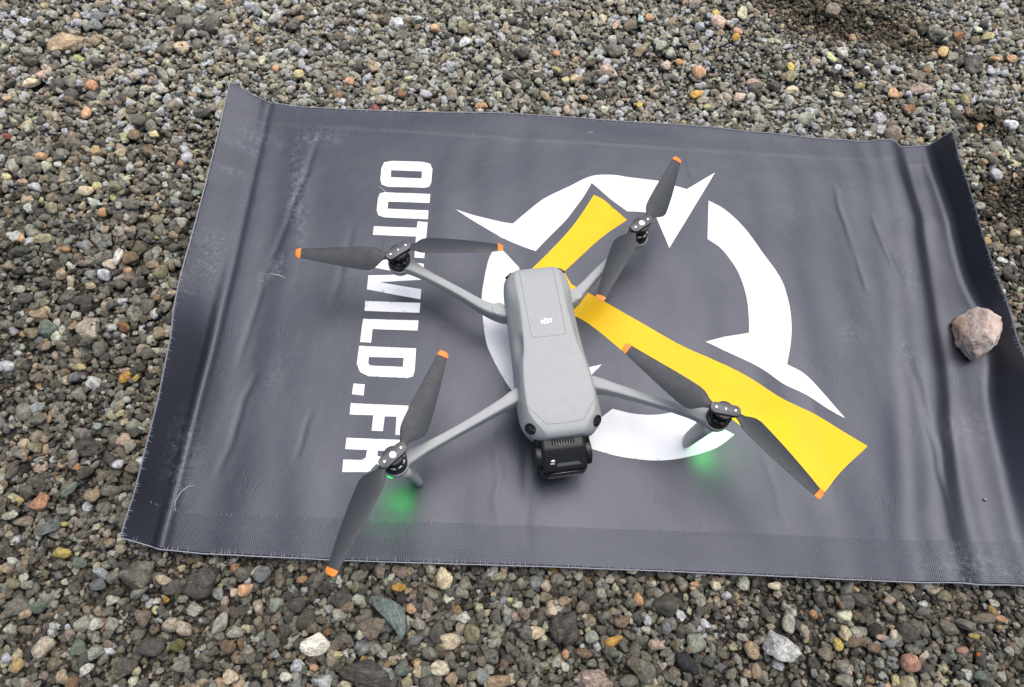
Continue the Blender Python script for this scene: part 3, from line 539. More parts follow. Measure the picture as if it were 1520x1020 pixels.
def value_noise(X, Y, f, seed):
    r = np.random.default_rng(seed); T = r.uniform(-1, 1, (64, 64))
    u, v = X * f + 31.7, Y * f + 17.3
    i, j = np.floor(u).astype(int), np.floor(v).astype(int)
    a, b = u - i, v - j
    a, b = a * a * (3 - 2 * a), b * b * (3 - 2 * b)
    g = lambda p, q: T[p % 64, q % 64]
    return (g(i, j) * (1 - a) + g(i + 1, j) * a) * (1 - b) + (g(i, j + 1) * (1 - a) + g(i + 1, j + 1) * a) * b

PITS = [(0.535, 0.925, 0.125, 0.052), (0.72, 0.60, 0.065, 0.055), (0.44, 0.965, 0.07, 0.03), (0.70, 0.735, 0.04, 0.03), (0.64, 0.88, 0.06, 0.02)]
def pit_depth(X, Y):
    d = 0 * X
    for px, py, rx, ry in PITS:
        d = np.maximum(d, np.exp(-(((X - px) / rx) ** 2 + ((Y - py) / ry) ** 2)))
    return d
def ground_z(X, Y):
    return -0.0185 + 0.003 * value_noise(X, Y, 7, 1) + 0.0012 * value_noise(X, Y, 30, 2) - 0.007 * pit_depth(X, Y)

GXX, GYY = np.meshgrid(gx, gy)
hm = ground_z(GXX, GYY)

CAMPOS = np.array(cam.matrix_world.translation)
CAMR = np.array(cam.matrix_world.to_3x3()).T
def in_view(x, y, pad=40):
    q = CAMR @ (np.array([x, y, 0.0]) - CAMPOS)
    u, v = 760 - 1068.57 * q[0] / q[2], 510 + 1068.57 * q[1] / q[2]
    return -pad < u < 1520 + pad and -pad < v < 1020 + pad

def inside_mat(x, y, grow=0.0):
    return MAT_X0 - grow < x < MAT_X1 + grow and MAT_Y0 - grow < y < MAT_Y1 + grow

def settle(x, y, a, b, c, cap=None, sink=0.55):
    """rest one stone on what lies below it and raise the height map; returns the height of its middle"""
    r = max(0.0022, 0.5 * (a + b))
    i0, i1 = int((x - r - GX0) / CELL), int((x + r - GX0) / CELL) + 1
    j0, j1 = int((y - r - GY0) / CELL), int((y + r - GY0) / CELL) + 1
    if i0 < 0 or j0 < 0 or i1 >= nx or j1 >= ny: return None
    P = hm[j0:j1, i0:i1]
    d2 = ((gx[i0:i1] - x)[None, :] ** 2 + (gy[j0:j1] - y)[:, None] ** 2) / (r * r)
    core = P[d2 < 0.7]
    if core.size == 0: return None
    z = 0.65 * core.mean() + 0.35 * core.max() + sink * c
    if cap is not None: z = min(z, cap - c)
    dome = np.where(d2 < 1, z + c * np.sqrt(np.clip(1 - d2, 0, 1)), -9)
    np.maximum(P, dome, out=P)
    return z

COLORS = dict(
    white=(.62, .61, .57), cream=(.50, .43, .32), palecream=(.55, .51, .41), paleyellow=(.50, .45, .26), beige=(.36, .30, .22),
    tan=(.30, .235, .165), yellowtan=(.40, .30, .15), palepink=(.40, .31, .265), peach=(.48, .30, .19), salmon=(.42, .23, .15),
    orange=(.40, .245, .14), orangered=(.55, .13, .03), amber=(.46, .28, .075), ochre=(.38, .27, .13), yellow=(.44, .355, .11),
    yellowgreen=(.27, .25, .135), olive=(.20, .185, .125), mossy=(.13, .125, .05), rust=(.21, .12, .065), red=(.22, .075, .065),
    brown=(.17, .125, .085), taupe=(.18, .152, .128), bluegrey=(.17, .182, .195), paleblue=(.30, .335, .38), lilac=(.33, .33, .37),
    slate=(.13, .145, .155), bluegreen=(.125, .165, .165), green=(.135, .172, .148), palegreen=(.25, .28, .24), teal=(.27, .345, .335),
    aqua=(.38, .47, .43), palegrey=(.33, .325, .30), grey=(.145, .142, .126), dark=(.082, .078, .072), black=(.028, .028, .030),
    granite=(.42, .385, .32), pinkgranite=(.33, .265, .235), whiterock=(.46, .48, .50), chalk=(.68, .67, .62), pink=(.42, .24, .19))
SPECKLED = {'granite', 'pinkgranite', 'whiterock', 'salmon'}

def add_pebble(x, y, a, b, turn, color, shape, label, r, c=None, tag_it=True):
    big = max(a, b) > 0.014
    kw = dict(PROTO_KINDS[{'r': 2}.get(shape, [0, 1, 3, 4][r.integers(4)] if color in ('grey', 'dark', 'granite', 'pinkgranite') else [0, 1][r.integers(2)])])
    kw['sub'] = 4 if big else 3
    if color in ('whiterock', 'tan', 'peach', 'slate', 'taupe') and big: kw.update(sharp=60, planes=9, lo=.55)
    me = stone_mesh("pebble", r, M_SPECK if color in SPECKLED or (big and color in ('dark', 'grey')) else M_STONE, **kw)
    if color in ('whiterock', 'bluegreen') or (color == 'taupe' and label and 'triangular' in label):
        V = np.array([v.co for v in me.vertices])
        if color == 'bluegreen':
            V[:, 0] = V[:, 0] * (1 - .25 * V[:, 1] ** 2) + .75 * (.5 - V[:, 1] ** 2)
        else:
            f = np.clip(.5 * (1 - V[:, 1] * .95), 0.05, 1) if color == 'whiterock' else np.clip(.5 * (1 + V[:, 0] * .9), .1, 1)
            if color == 'whiterock': V[:, 0] *= .25 + 1.15 * f; V[:, 0] -= .12 * V[:, 1]
            else: V[:, 1] *= .25 + 1.1 * f
        V -= (V.max(0) + V.min(0)) / 2; V /= np.abs(V).max(0)
        me.vertices.foreach_set("co", V.astype(np.float32).ravel()); me.update()
    c = c or min(a, b) * r.uniform(0.62, 0.85)
    if color in ('chalk', 'slate'): c = min(a, b) * 0.5
    if color == 'bluegreen': c = min(a, b) * .7
    cap = -0.002 if inside_mat(x, y, max(a, b) * .8) else None
    z = settle(x, y, a, b, c, cap)
    if z is None: return None
    if cap is None: z = max(z, -0.006 - c * .2)
    o = bpy.data.objects.new("pebble", me)
    COL.objects.link(o)
    o.location = (x, y, z)
    o.rotation_euler = (r.uniform(-.12, .12), r.uniform(-.12, .12), math.radians(turn))
    o.scale = (a, b, c)
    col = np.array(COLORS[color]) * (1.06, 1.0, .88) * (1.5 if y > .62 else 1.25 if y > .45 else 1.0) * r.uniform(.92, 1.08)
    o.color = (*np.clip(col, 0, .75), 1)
    if label: tag(o, label, "pebble", "coloured pebbles in the gravel")
    else: tag(o, "dark grey lava stone lying among the gravel around the mat", "stone", "dark lava stones in the gravel")
    return o

rs = np.random.default_rng(5)
# layers below the picked stones, then the picked stones, then what fills the gaps between them
PTS, ROT, SCL, IDX, TINT = [], [], [], [], []
PAL = [(COLORS['dark'], 30), (COLORS['grey'], 24), ((.11, .112, .094), 12), ((.125, .108, .085), 12), (COLORS['taupe'], 9), (COLORS['brown'], 4),
       (COLORS['slate'], 3), (COLORS['bluegrey'], 1.2), (COLORS['palegreen'], 1.4), (COLORS['green'], .7), (COLORS['olive'], 3), (COLORS['tan'], 3.0),
       (COLORS['beige'], 1.6), (COLORS['cream'], 1.1), (COLORS['palepink'], 1.2), (COLORS['peach'], .6), (COLORS['ochre'], .5), (COLORS['rust'], .6),
       (COLORS['white'], .4), (COLORS['amber'], .15), (COLORS['palegrey'], 3.2)]
PALC = np.array([p[0] for p in PAL]); PALP = np.array([p[1] for p in PAL], float); PALP /= PALP.sum()

def scatter(count, dmin, dmax, everywhere, tries=6, top=None):
    d = np.exp(rs.uniform(np.log(dmin), np.log(dmax), count)) / 2
    for k in range(count):
        r = d[k]
        best = None
        for _ in range(tries):
            if everywhere:
                x, y = rs.uniform(GX0 + .03, GX1 - .03), rs.uniform(GY0 + .03, GY1 - .03)
            else:
                x, y = rs.uniform(-.76, .90), rs.uniform(-.10, 1.06)
            if inside_mat(x, y, -0.022 - r): continue
            if dmin > .006 and rs.random() < 1.3 * float(pit_depth(np.float64(x), np.float64(y))): continue
            zz = hm[int((y - GY0) / CELL), int((x - GX0) / CELL)]
            if best is None or zz < best[0]: best = (zz, x, y)
        if best is None: continue
        _, x, y = best
        if not everywhere and not in_view(x, y): continue
        a, b, c = r * rs.uniform(.95, 1.3), r * rs.uniform(.8, 1.05), r * rs.uniform(.58, .9)
        cap = -0.0015 if inside_mat(x, y, r) else top
        z = settle(x, y, a, b, c, cap)
        if z is None: continue
        PTS.append((x, y, z)); ROT.append((rs.uniform(-.5, .5), rs.uniform(-.5, .5), rs.uniform(0, 6.283)))
        SCL.append((a, b, c)); pi = int(rs.integers(len(protos))); pi = pi + 1 if pi % 5 == 2 and rs.random() < .65 else pi; IDX.append(pi)
        cc = PALC[rs.choice(len(PALC), p=PALP)] * np.exp(rs.normal(0.0, .42)); cc = cc * .82 + cc.mean() * .18 * np.array((1.03, 1.0, .94)); cc = cc * 1.40 * np.array((1.04, 1.0, .875))
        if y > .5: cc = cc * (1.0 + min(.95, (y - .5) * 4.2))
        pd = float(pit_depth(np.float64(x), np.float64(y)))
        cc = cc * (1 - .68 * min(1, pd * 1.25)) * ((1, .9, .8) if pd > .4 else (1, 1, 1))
        if dmin < .003: cc = cc * .6  # tiniest grains painted darker to deepen the shade in the gaps
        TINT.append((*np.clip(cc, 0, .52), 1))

AREA = (GX1 - GX0) * (GY1 - GY0); VIEW = 1.66 * 1.16
scatter(int(1500 * AREA), .010, .018, True, 3)
scatter(int(6000 * AREA), .0055, .011, True, 4)
n_ind = 0
for x, y, a, b, turn, color, shape, label in sorted(STONES, key=lambda s: (s[7] is not None, -s[2] * s[3])):
    if add_pebble(x / 1000, y / 1000, a / 1000, b / 1000, turn, color, shape, label, rs) is not None: n_ind += 1
# a few more large lava stones to make up the 300 largest
for _ in range(400):
    if n_ind >= 298: break
    x, y = rs.uniform(-.66, .82), rs.uniform(-.02, .95)
    if not in_view(x, y, -10) or inside_mat(x, y, .02) or float(pit_depth(np.float64(x), np.float64(y))) > .2: continue
    if hm[int((y - GY0) / CELL), int((x - GX0) / CELL)] > -.004: continue
    if add_pebble(x, y, rs.uniform(.009, .012), rs.uniform(.007, .010), rs.uniform(0, 180), 'dark', 'a', None, rs) is not None: n_ind += 1
def own_labels():
    stones = [o for o in COL.objects if o.name.startswith("pebble")]
    def short(l):
        for w in (" beside the lettered", " beyond the far", " before the near", " behind the curled"): l = l.split(w)[0]
        return l
    known = [(o, short(o['label'])) for o in stones if o['category'] == 'pebble']
    used = set()
    for o in stones:
        if o['category'] == 'pebble': continue
        near = sorted(known, key=lambda k: (k[0].location - o.location).length)[:7]
        tone = "mid-grey" if o.color[0] > .12 else "dark grey"
        for i in range(7):
            for j in range(i + 1, 7):
                a, b = near[i][1], near[j][1]
                l = "%s lava stone near the %s and the %s" % (tone, a, b)
                if (a, b) not in used and a != b and len(l.split()) <= 16:
                    used.add((a, b)); o['label'] = l; break
            else: continue
            break
own_labels()
scatter(int(1100 * VIEW), .0105, .016, False, 8)
scatter(int(5500 * VIEW), .0065, .0105, False, 8)
scatter(int(11000 * VIEW), .004, .0068, False, 6)
scatter(int(13000 * VIEW), .0024, .0046, False, 5)

def build_gravel():
    pc = bpy.data.collections.new("gravel_pieces")
    for i, me in enumerate(protos):
        o = bpy.data.objects.new("gravel_piece_%02d" % i, me)
        pc.objects.link(o)
    me = bpy.data.meshes.new("gravel")
    me.from_pydata(PTS, [], [])
    n = len(PTS)
    for nm, tp, data, key in (("turn", 'FLOAT_VECTOR', ROT, "vector"), ("size", 'FLOAT_VECTOR', SCL, "vector"), ("tint", 'FLOAT_COLOR', TINT, "color"), ("piece", 'INT', IDX, "value")):
        at = me.attributes.new(nm, tp, 'POINT')
        at.data.foreach_set(key, np.array(data, dtype=np.int32 if tp == 'INT' else np.float32).ravel())
    o = link("gravel", me, M_GRAVEL)
    tag(o, "loose bed of dark volcanic gravel and grit around the mat", "gravel", None, "stuff")
    ng = bpy.data.node_groups.new("gravel_scatter", 'GeometryNodeTree')
    ng.interface.new_socket("Geometry", in_out='INPUT', socket_type='NodeSocketGeometry')
    ng.interface.new_socket("Geometry", in_out='OUTPUT', socket_type='NodeSocketGeometry')
    N, L = ng.nodes, ng.links
    gi, go = N.new("NodeGroupInput"), N.new("NodeGroupOutput")
    ci = N.new("GeometryNodeCollectionInfo"); ci.inputs["Collection"].default_value = pc
    ci.inputs["Separate Children"].default_value = True; ci.inputs["Reset Children"].default_value = True
    ip = N.new("GeometryNodeInstanceOnPoints"); ip.inputs["Pick Instance"].default_value = True
    def named(nm, tp):
        a = N.new("GeometryNodeInputNamedAttribute"); a.data_type = tp; a.inputs["Name"].default_value = nm
        return next(s for s in a.outputs if s.enabled and s.name == "Attribute")
    er = N.new("FunctionNodeEulerToRotation")
    L.new(named("turn", 'FLOAT_VECTOR'), er.inputs[0])
    L.new(gi.outputs[0], ip.inputs["Points"])
    L.new(ci.outputs[0], ip.inputs["Instance"])
    L.new(named("piece", 'INT'), ip.inputs["Instance Index"])
    L.new(er.outputs[0], ip.inputs["Rotation"])
    L.new(named("size", 'FLOAT_VECTOR'), ip.inputs["Scale"])
    L.new(ip.outputs[0], go.inputs[0])
    md = o.modifiers.new("scatter", 'NODES'); md.node_group = ng
    return o
build_gravel()
print("gravel pieces", len(PTS), "single stones", n_ind)

def build_ground():
    # fine near the camera, coarse out to the horizon
    xs = np.concatenate([[-150, -40, -12, -5, -2.5], np.linspace(GX0, GX1, 120), [2.8, 5, 12, 40, 150]])
    ys = np.concatenate([[-150, -40, -12, -5, -2], np.linspace(GY0, GY1, 100), [2.6, 5, 12, 40, 150]])
    X, Y = np.meshgrid(xs, ys)
    Z = ground_z(X, Y)
    far = (X < GX0) | (X > GX1) | (Y < GY0) | (Y > GY1)
    Z[far] = -0.012
    V = np.c_[X.ravel(), Y.ravel(), Z.ravel()]
    w = len(xs)
    F = [(j * w + i, j * w + i + 1, (j + 1) * w + i + 1, (j + 1) * w + i) for j in range(len(ys) - 1) for i in range(w - 1)]
    k = MatBuilder("dark_grit")
    tc = k.n("ShaderNodeTexCoord").outputs["Object"]
    vo = k.n("ShaderNodeTexVoronoi", Scale=420.0); k.l(tc, vo.inputs["Vector"])
    vb = k.n("ShaderNodeTexVoronoi", Scale=95.0); k.l(tc, vb.inputs["Vector"])
    gsep = k.n("ShaderNodeSeparateColor"); k.l(vo.outputs["Color"], gsep.inputs[0])
    col = k.ramp(gsep.outputs[0], [(0.0, (.009, .008, .0065)), (0.6, (.022, .019, .0155)), (0.93, (.075, .064, .052)), (0.97, (.16, .11, .06))])  # brown grit, its colour darkened to add shade between the stones
    col = k.mix(1.0, col, k.ramp(k.noise(tc, 9.0, 5.0), [(.3, .7), (.7, 1.4)]), 'MULTIPLY')
    k.l(col, k.b.inputs["Base Color"])
    k.b.inputs["Roughness"].default_value = 0.9
    h = k.math('ADD', k.math('MULTIPLY', vo.outputs["Distance"], 0.4), vb.outputs["Distance"])
    k.l(k.bump(k.math('MULTIPLY', h, -1.0), 0.004), k.b.inputs["Normal"])
    o = link("ground", mesh_from("ground", V, F), k.m)
    tag(o, "dark brown volcanic grit under the gravel", None, None, "structure")
build_ground()

# ------------------------------------------------------------------ the printed mat
MU = np.linspace(-0.3405, 0.6360, 390)
MT = np.linspace(0, 1, 230)
def y_top(u): return np.interp(u, [-.335, -.313, -.29, -.263, -.237, -.149, -.025, .11, .247, .339, .431, .525, .591, .64], [.688, .682, .6795, .6755, .6745, .677, .684, .6865, .686, .681, .677, .676, .675, .667])
def y_bot(u): return np.interp(u, [-.335, -.298, -.259, -.129, .07, .205, .343, .553, .64], [.1125, .1085, .106, .104, .105, .1045, .103, .102, .100])

WAVES = [  # ridge and valley lines across the curled end: u at y = .15, .22, .30, .43, .55, .65
    ("base", [.566, .576, .580, .589, .594, .591]),
    ("ridge", [.545, .549, .551, .562, .574, .584]),
    ("valley", [.501, .514, .525, .541, .553, .549])]
def wl_(name, v):
    return np.interp(v, [.15, .22, .30, .43, .55, .65], dict(WAVES)[name])

CREASES = [  # u0, v0, u1, v1, depth, half width
    (-.218, .632, -.247, .430, -.0011, .0045), (-.250, .43, -.262, .30, -.0007, .004), (.452, .60, .462, .50, -.0012, .004), (.462, .50, .470, .44, -.0010, .003),
    (-.240, .30, -.262, .18, -.0009, .004), (-.175, .26, -.185, .20, -.0007, .003), (.305, .24, .330, .15, -.0006, .005),
    (.02, .25, .03, .12, .0008, .006), (.055, .24, .060, .12, -.0007, .006), (.37, .33, .385, .16, .0007, .008),
    (-.16, .50, -.17, .38, -.0006, .005), (.50, .36, .508, .12, -.0014, .005), (.497, .56, .515, .45, -.0012, .004), (.26, .66, .27, .52, -.0006, .006),
    (.16, .33, .17, .22, -.0005, .005)]

def mat_surface():
    U, T = np.meshgrid(MU, MT)
    V = y_bot(U) + T * (y_top(U) - y_bot(U))
    um = (MU[1:] + MU[:-1]) / 2
    Um, Tm = np.meshgrid(um, MT)
    Vm = y_bot(Um) + Tm * (y_top(Um) - y_bot(Um))
    g = lambda d, s: np.exp(-(d / s) ** 2)
    fade = 0.55 + 0.45 * smoothstep(.10, .25, Vm)
    wob = .0035 * value_noise(Um, Vm, 9, 41) + .0015 * value_noise(Um, Vm, 28, 42)
    vv, rr = wl_("valley", Vm) + wob, wl_("ridge", Vm) - wob * .4
    th = .36 * g(Um - (vv - .030), .014) - .66 * fade * g(Um - (vv + .007), .0115)
    th += .34 * g(Um - (rr - .007), .009) - .10 * g(Um - (vv - .058), .012)
    press = np.exp(-((Vm - .386) / .055) ** 2)       # the rock pushes the upturned end outward
    base = wl_("base", Vm) + .015 * press
    th += (0.55 + .70 * smoothstep(.12, .34, Vm) + .08 * smoothstep(.3, .5, Vm) - .25 * press) * smoothstep(base - .004, base + .016, Um)
    th += -.05 * g(Um - .43, .02) + .05 * g(Um - .47, .02)
    du = MU[1] - MU[0]
    X = np.concatenate([np.zeros((len(MT), 1)), np.cumsum(np.cos(th) * du, 1)], 1)
    Z = np.concatenate([np.zeros((len(MT), 1)), np.cumsum(np.sin(th) * du, 1)], 1)
    i0 = int(np.argmin(abs(MU)))
    X += MU[i0] - X[:, i0:i0 + 1]
    Z -= Z[:, i0:i0 + 1]
    # left strip lifts off the gravel along a sharp fold
    uc = np.interp(V, [.10, .30, .45, .68], [-.2975, -.292, -.289, -.289])
    s = np.clip(uc - U, 0, None)
    slope = np.interp(V, [.10, .16, .25, .32, .38, .45, .54, .60, .66, .70], [.86, 1.02, 1.02, .88, .50, .26, .16, .20, .34, .46])
    slope = slope * smoothstep(0, .012, s)
    Z += s * np.sin(slope)
    X += s * (1 - np.cos(slope))
    Z -= .0012 * g(U - uc, .004)
    Z += .0006 * np.sin(U * 105 + 2.0 * value_noise(U, V, 6, 31)) * smoothstep(-.2, .3, value_noise(U, V, 5, 32))
    # gentle unevenness over the stones and folds left from rolling it up
    Z += .0011 * value_noise(U, V, 14, 3) + .0004 * value_noise(U, V * .4, 30, 4) + .00008 * value_noise(U, V * .7, 90, 6)
    Z += .0016 * (smoothstep(.13, .104, V) + smoothstep(.655, .68, V)) * value_noise(U, V, 11, 5)
    for a, b, c, d, dep, w in CREASES:
        L2 = (c - a) ** 2 + (d - b) ** 2
        t = ((U - a) * (c - a) + (V - b) * (d - b)) / L2
        tt = np.clip(t, 0, 1)
        wob = .003 * value_noise(V * 0 + a, V, 40, 9)
        dist = np.hypot(U - (a + tt * (c - a)) - wob, V - (b + tt * (d - b)))
        Z += dep * .8 * g(dist, w * .8) * np.sin(np.pi * np.clip(t, 0, 1)) ** .5
    # double layer along the hems
    hem = np.maximum(smoothstep(.1455, .1435, V), smoothstep(.6435, .6455, V))
    Z += .00035 * hem
    Z += .0012
    return U, V, X, V.copy(), Z
mU, mV, mX, mY, mZ = mat_surface()

def mat_at(x, y):
    """height of the mat over one point of the plan (flat part)"""
    fi = np.clip((x - MU[0]) / (MU[1] - MU[0]), 0, len(MU) - 1.001)
    t = np.clip((y - y_bot(x)) / (y_top(x) - y_bot(x)), 0, 1) * (len(MT) - 1)
    i, j = int(fi), min(int(t), len(MT) - 2)
    a, b = fi - i, t - j
    return float((mZ[j, i] * (1 - a) + mZ[j, i + 1] * a) * (1 - b) + (mZ[j + 1, i] * (1 - a) + mZ[j + 1, i + 1] * a) * b)

def weave(k, uv):
    """height of the woven backing that shows through the vinyl"""
    sp = k.n("ShaderNodeSeparateXYZ"); k.l(uv, sp.inputs[0])
    P = 2 * math.pi / 0.0025
    a = k.math('SINE', k.math('MULTIPLY', k.math('ADD', sp.outputs[0], sp.outputs[1]), P * .72))
    b = k.math('SINE', k.math('MULTIPLY', k.math('SUBTRACT', sp.outputs[0], sp.outputs[1]), P * .72))
    return k.math('MULTIPLY', a, b), sp

def vinyl(name, color, dirt=True, rough=0.40):
    k = MatBuilder(name)
    uv = k.n("ShaderNodeUVMap").outputs[0]
    w, sp = weave(k, uv)
    hem = k.math('MAXIMUM', k.math('LESS_THAN', sp.outputs[1], .1445), k.math('GREATER_THAN', sp.outputs[1], .6445))
    hem = k.math('MAXIMUM', hem, k.math('LESS_THAN', sp.outputs[0], -.288))
    patch = k.ramp(k.noise(uv, 9.0, 4.0), [(.45, 0.08), (.64, 0.6)])
    amt = k.math('MAXIMUM', k.math('MULTIPLY', hem, 1.1), patch)
    soft = k.noise(uv, 55.0, 6.0, 0.65)
    nrm = k.bump(soft, 0.0010, 0.28)
    nrm = k.bump(k.math('MULTIPLY', w, amt), 0.00010 if dirt else .00006, 0.8, nrm)
    k.l(nrm, k.b.inputs["Normal"])
    if dirt:
        st = k.n("ShaderNodeVectorMath", _operation='MULTIPLY'); st.inputs[1].default_value = (1.0, .42, 1.0); k.l(uv, st.inputs[0])
        cr = k.ramp(k.noise(st.outputs[0], 26.0, 3.0, .55), [(.482, 0.0), (.498, 1.0), (.502, 1.0), (.518, 0.0)])
        cr = k.math('MULTIPLY', cr, k.ramp(k.noise(uv, 19.0, 3.0), [(.52, 0.0), (.66, 1.0)]))
        nrm = k.bump(k.math('MULTIPLY', cr, -1.0), .0005, .2, nrm)
        k.l(nrm, k.b.inputs["Normal"])
        blot = k.ramp(k.noise(uv, 14.0, 6.0, .65), [(.3, .88), (.7, 1.12)])
        col = k.mix(1.0, tuple(color), blot, 'MULTIPLY')
        at = k.n("ShaderNodeAttribute", _attribute_type='GEOMETRY', _attribute_name='scuff')
        dots = k.math('MULTIPLY', k.ramp(w, [(.15, 0.0), (.75, 1.0)]), k.ramp(k.noise(uv, 130.0, 5.0, .7), [(.42, 0.0), (.60, 1.0)]))
        f = k.math('MULTIPLY', at.outputs["Fac"], k.math('ADD', dots, k.ramp(k.noise(uv, 210.0, 4.0, .7), [(.52, 0.0), (.72, .5)])), True)
        col = k.mix(f, col, (.42, .43, .46))
        fine = k.ramp(k.noise(uv, 420.0, 3.0, .8), [(.71, 0.0), (.76, .55)])
        col = k.mix(fine, col, (.28, .28, .30))
        k.l(col, k.b.inputs["Base Color"])
    else:
        f = k.ramp(k.noise(uv, 20.0, 6.0, .65), [(.3, .93), (.7, 1.03)])
        k.l(k.mix(1.0, tuple(color), f, 'MULTIPLY'), k.b.inputs["Base Color"])
    k.l(k.ramp(k.noise(uv, 11.0, 5.0), [(.3, rough - .03), (.7, rough + .04)]), k.b.inputs["Roughness"])
    k.b.inputs["Specular IOR Level"].default_value = 0.74 if dirt else 0.22
    k.b.inputs["Specular Tint"].default_value = (.79, .845, 1.0, 1) if dirt else (1, 1, 1, 1)
    return k.m

M_VINYL = vinyl("dark_vinyl", (.0160, .0158, .0205))
M_WHITE = vinyl("white_print", (.80, .80, .80), False, .45)
M_YELLOW = vinyl("yellow_print", (.84, .485, .0), False, .45)
M_FRAY = plain("pale_fray", (.36, .36, .39), .8)

SCUFFS = [  # u, v, half length, half width, turn, strength
    (-.232, .535, .075, .012, 98, .9), (-.218, .625, .035, .012, 10, .7), (-.243, .428, .02, .008, 60, .9), (-.29, .62, .03, .012, 170, .6), (-.31, .60, .03, .006, 160, .6),
    (-.31, .56, .03, .006, 165, .5), (-.32, .43, .05, .02, 80, .5), (.44, .38, .012, .016, 60, .6), (.50, .36, .035, .008, 100, .5), (.52, .47, .03, .012, 110, .5),
    (-.30, .20, .05, .018, 95, .6), (-.22, .30, .03, .012, 70, .35), (.52, .12, .06, .02, 0, .6), 
    (.55, .27, .02, .03, 100, .45), (.39, .55, .012, .012, 30, .4), (-.13, .44, .03, .01, 30, .4)]

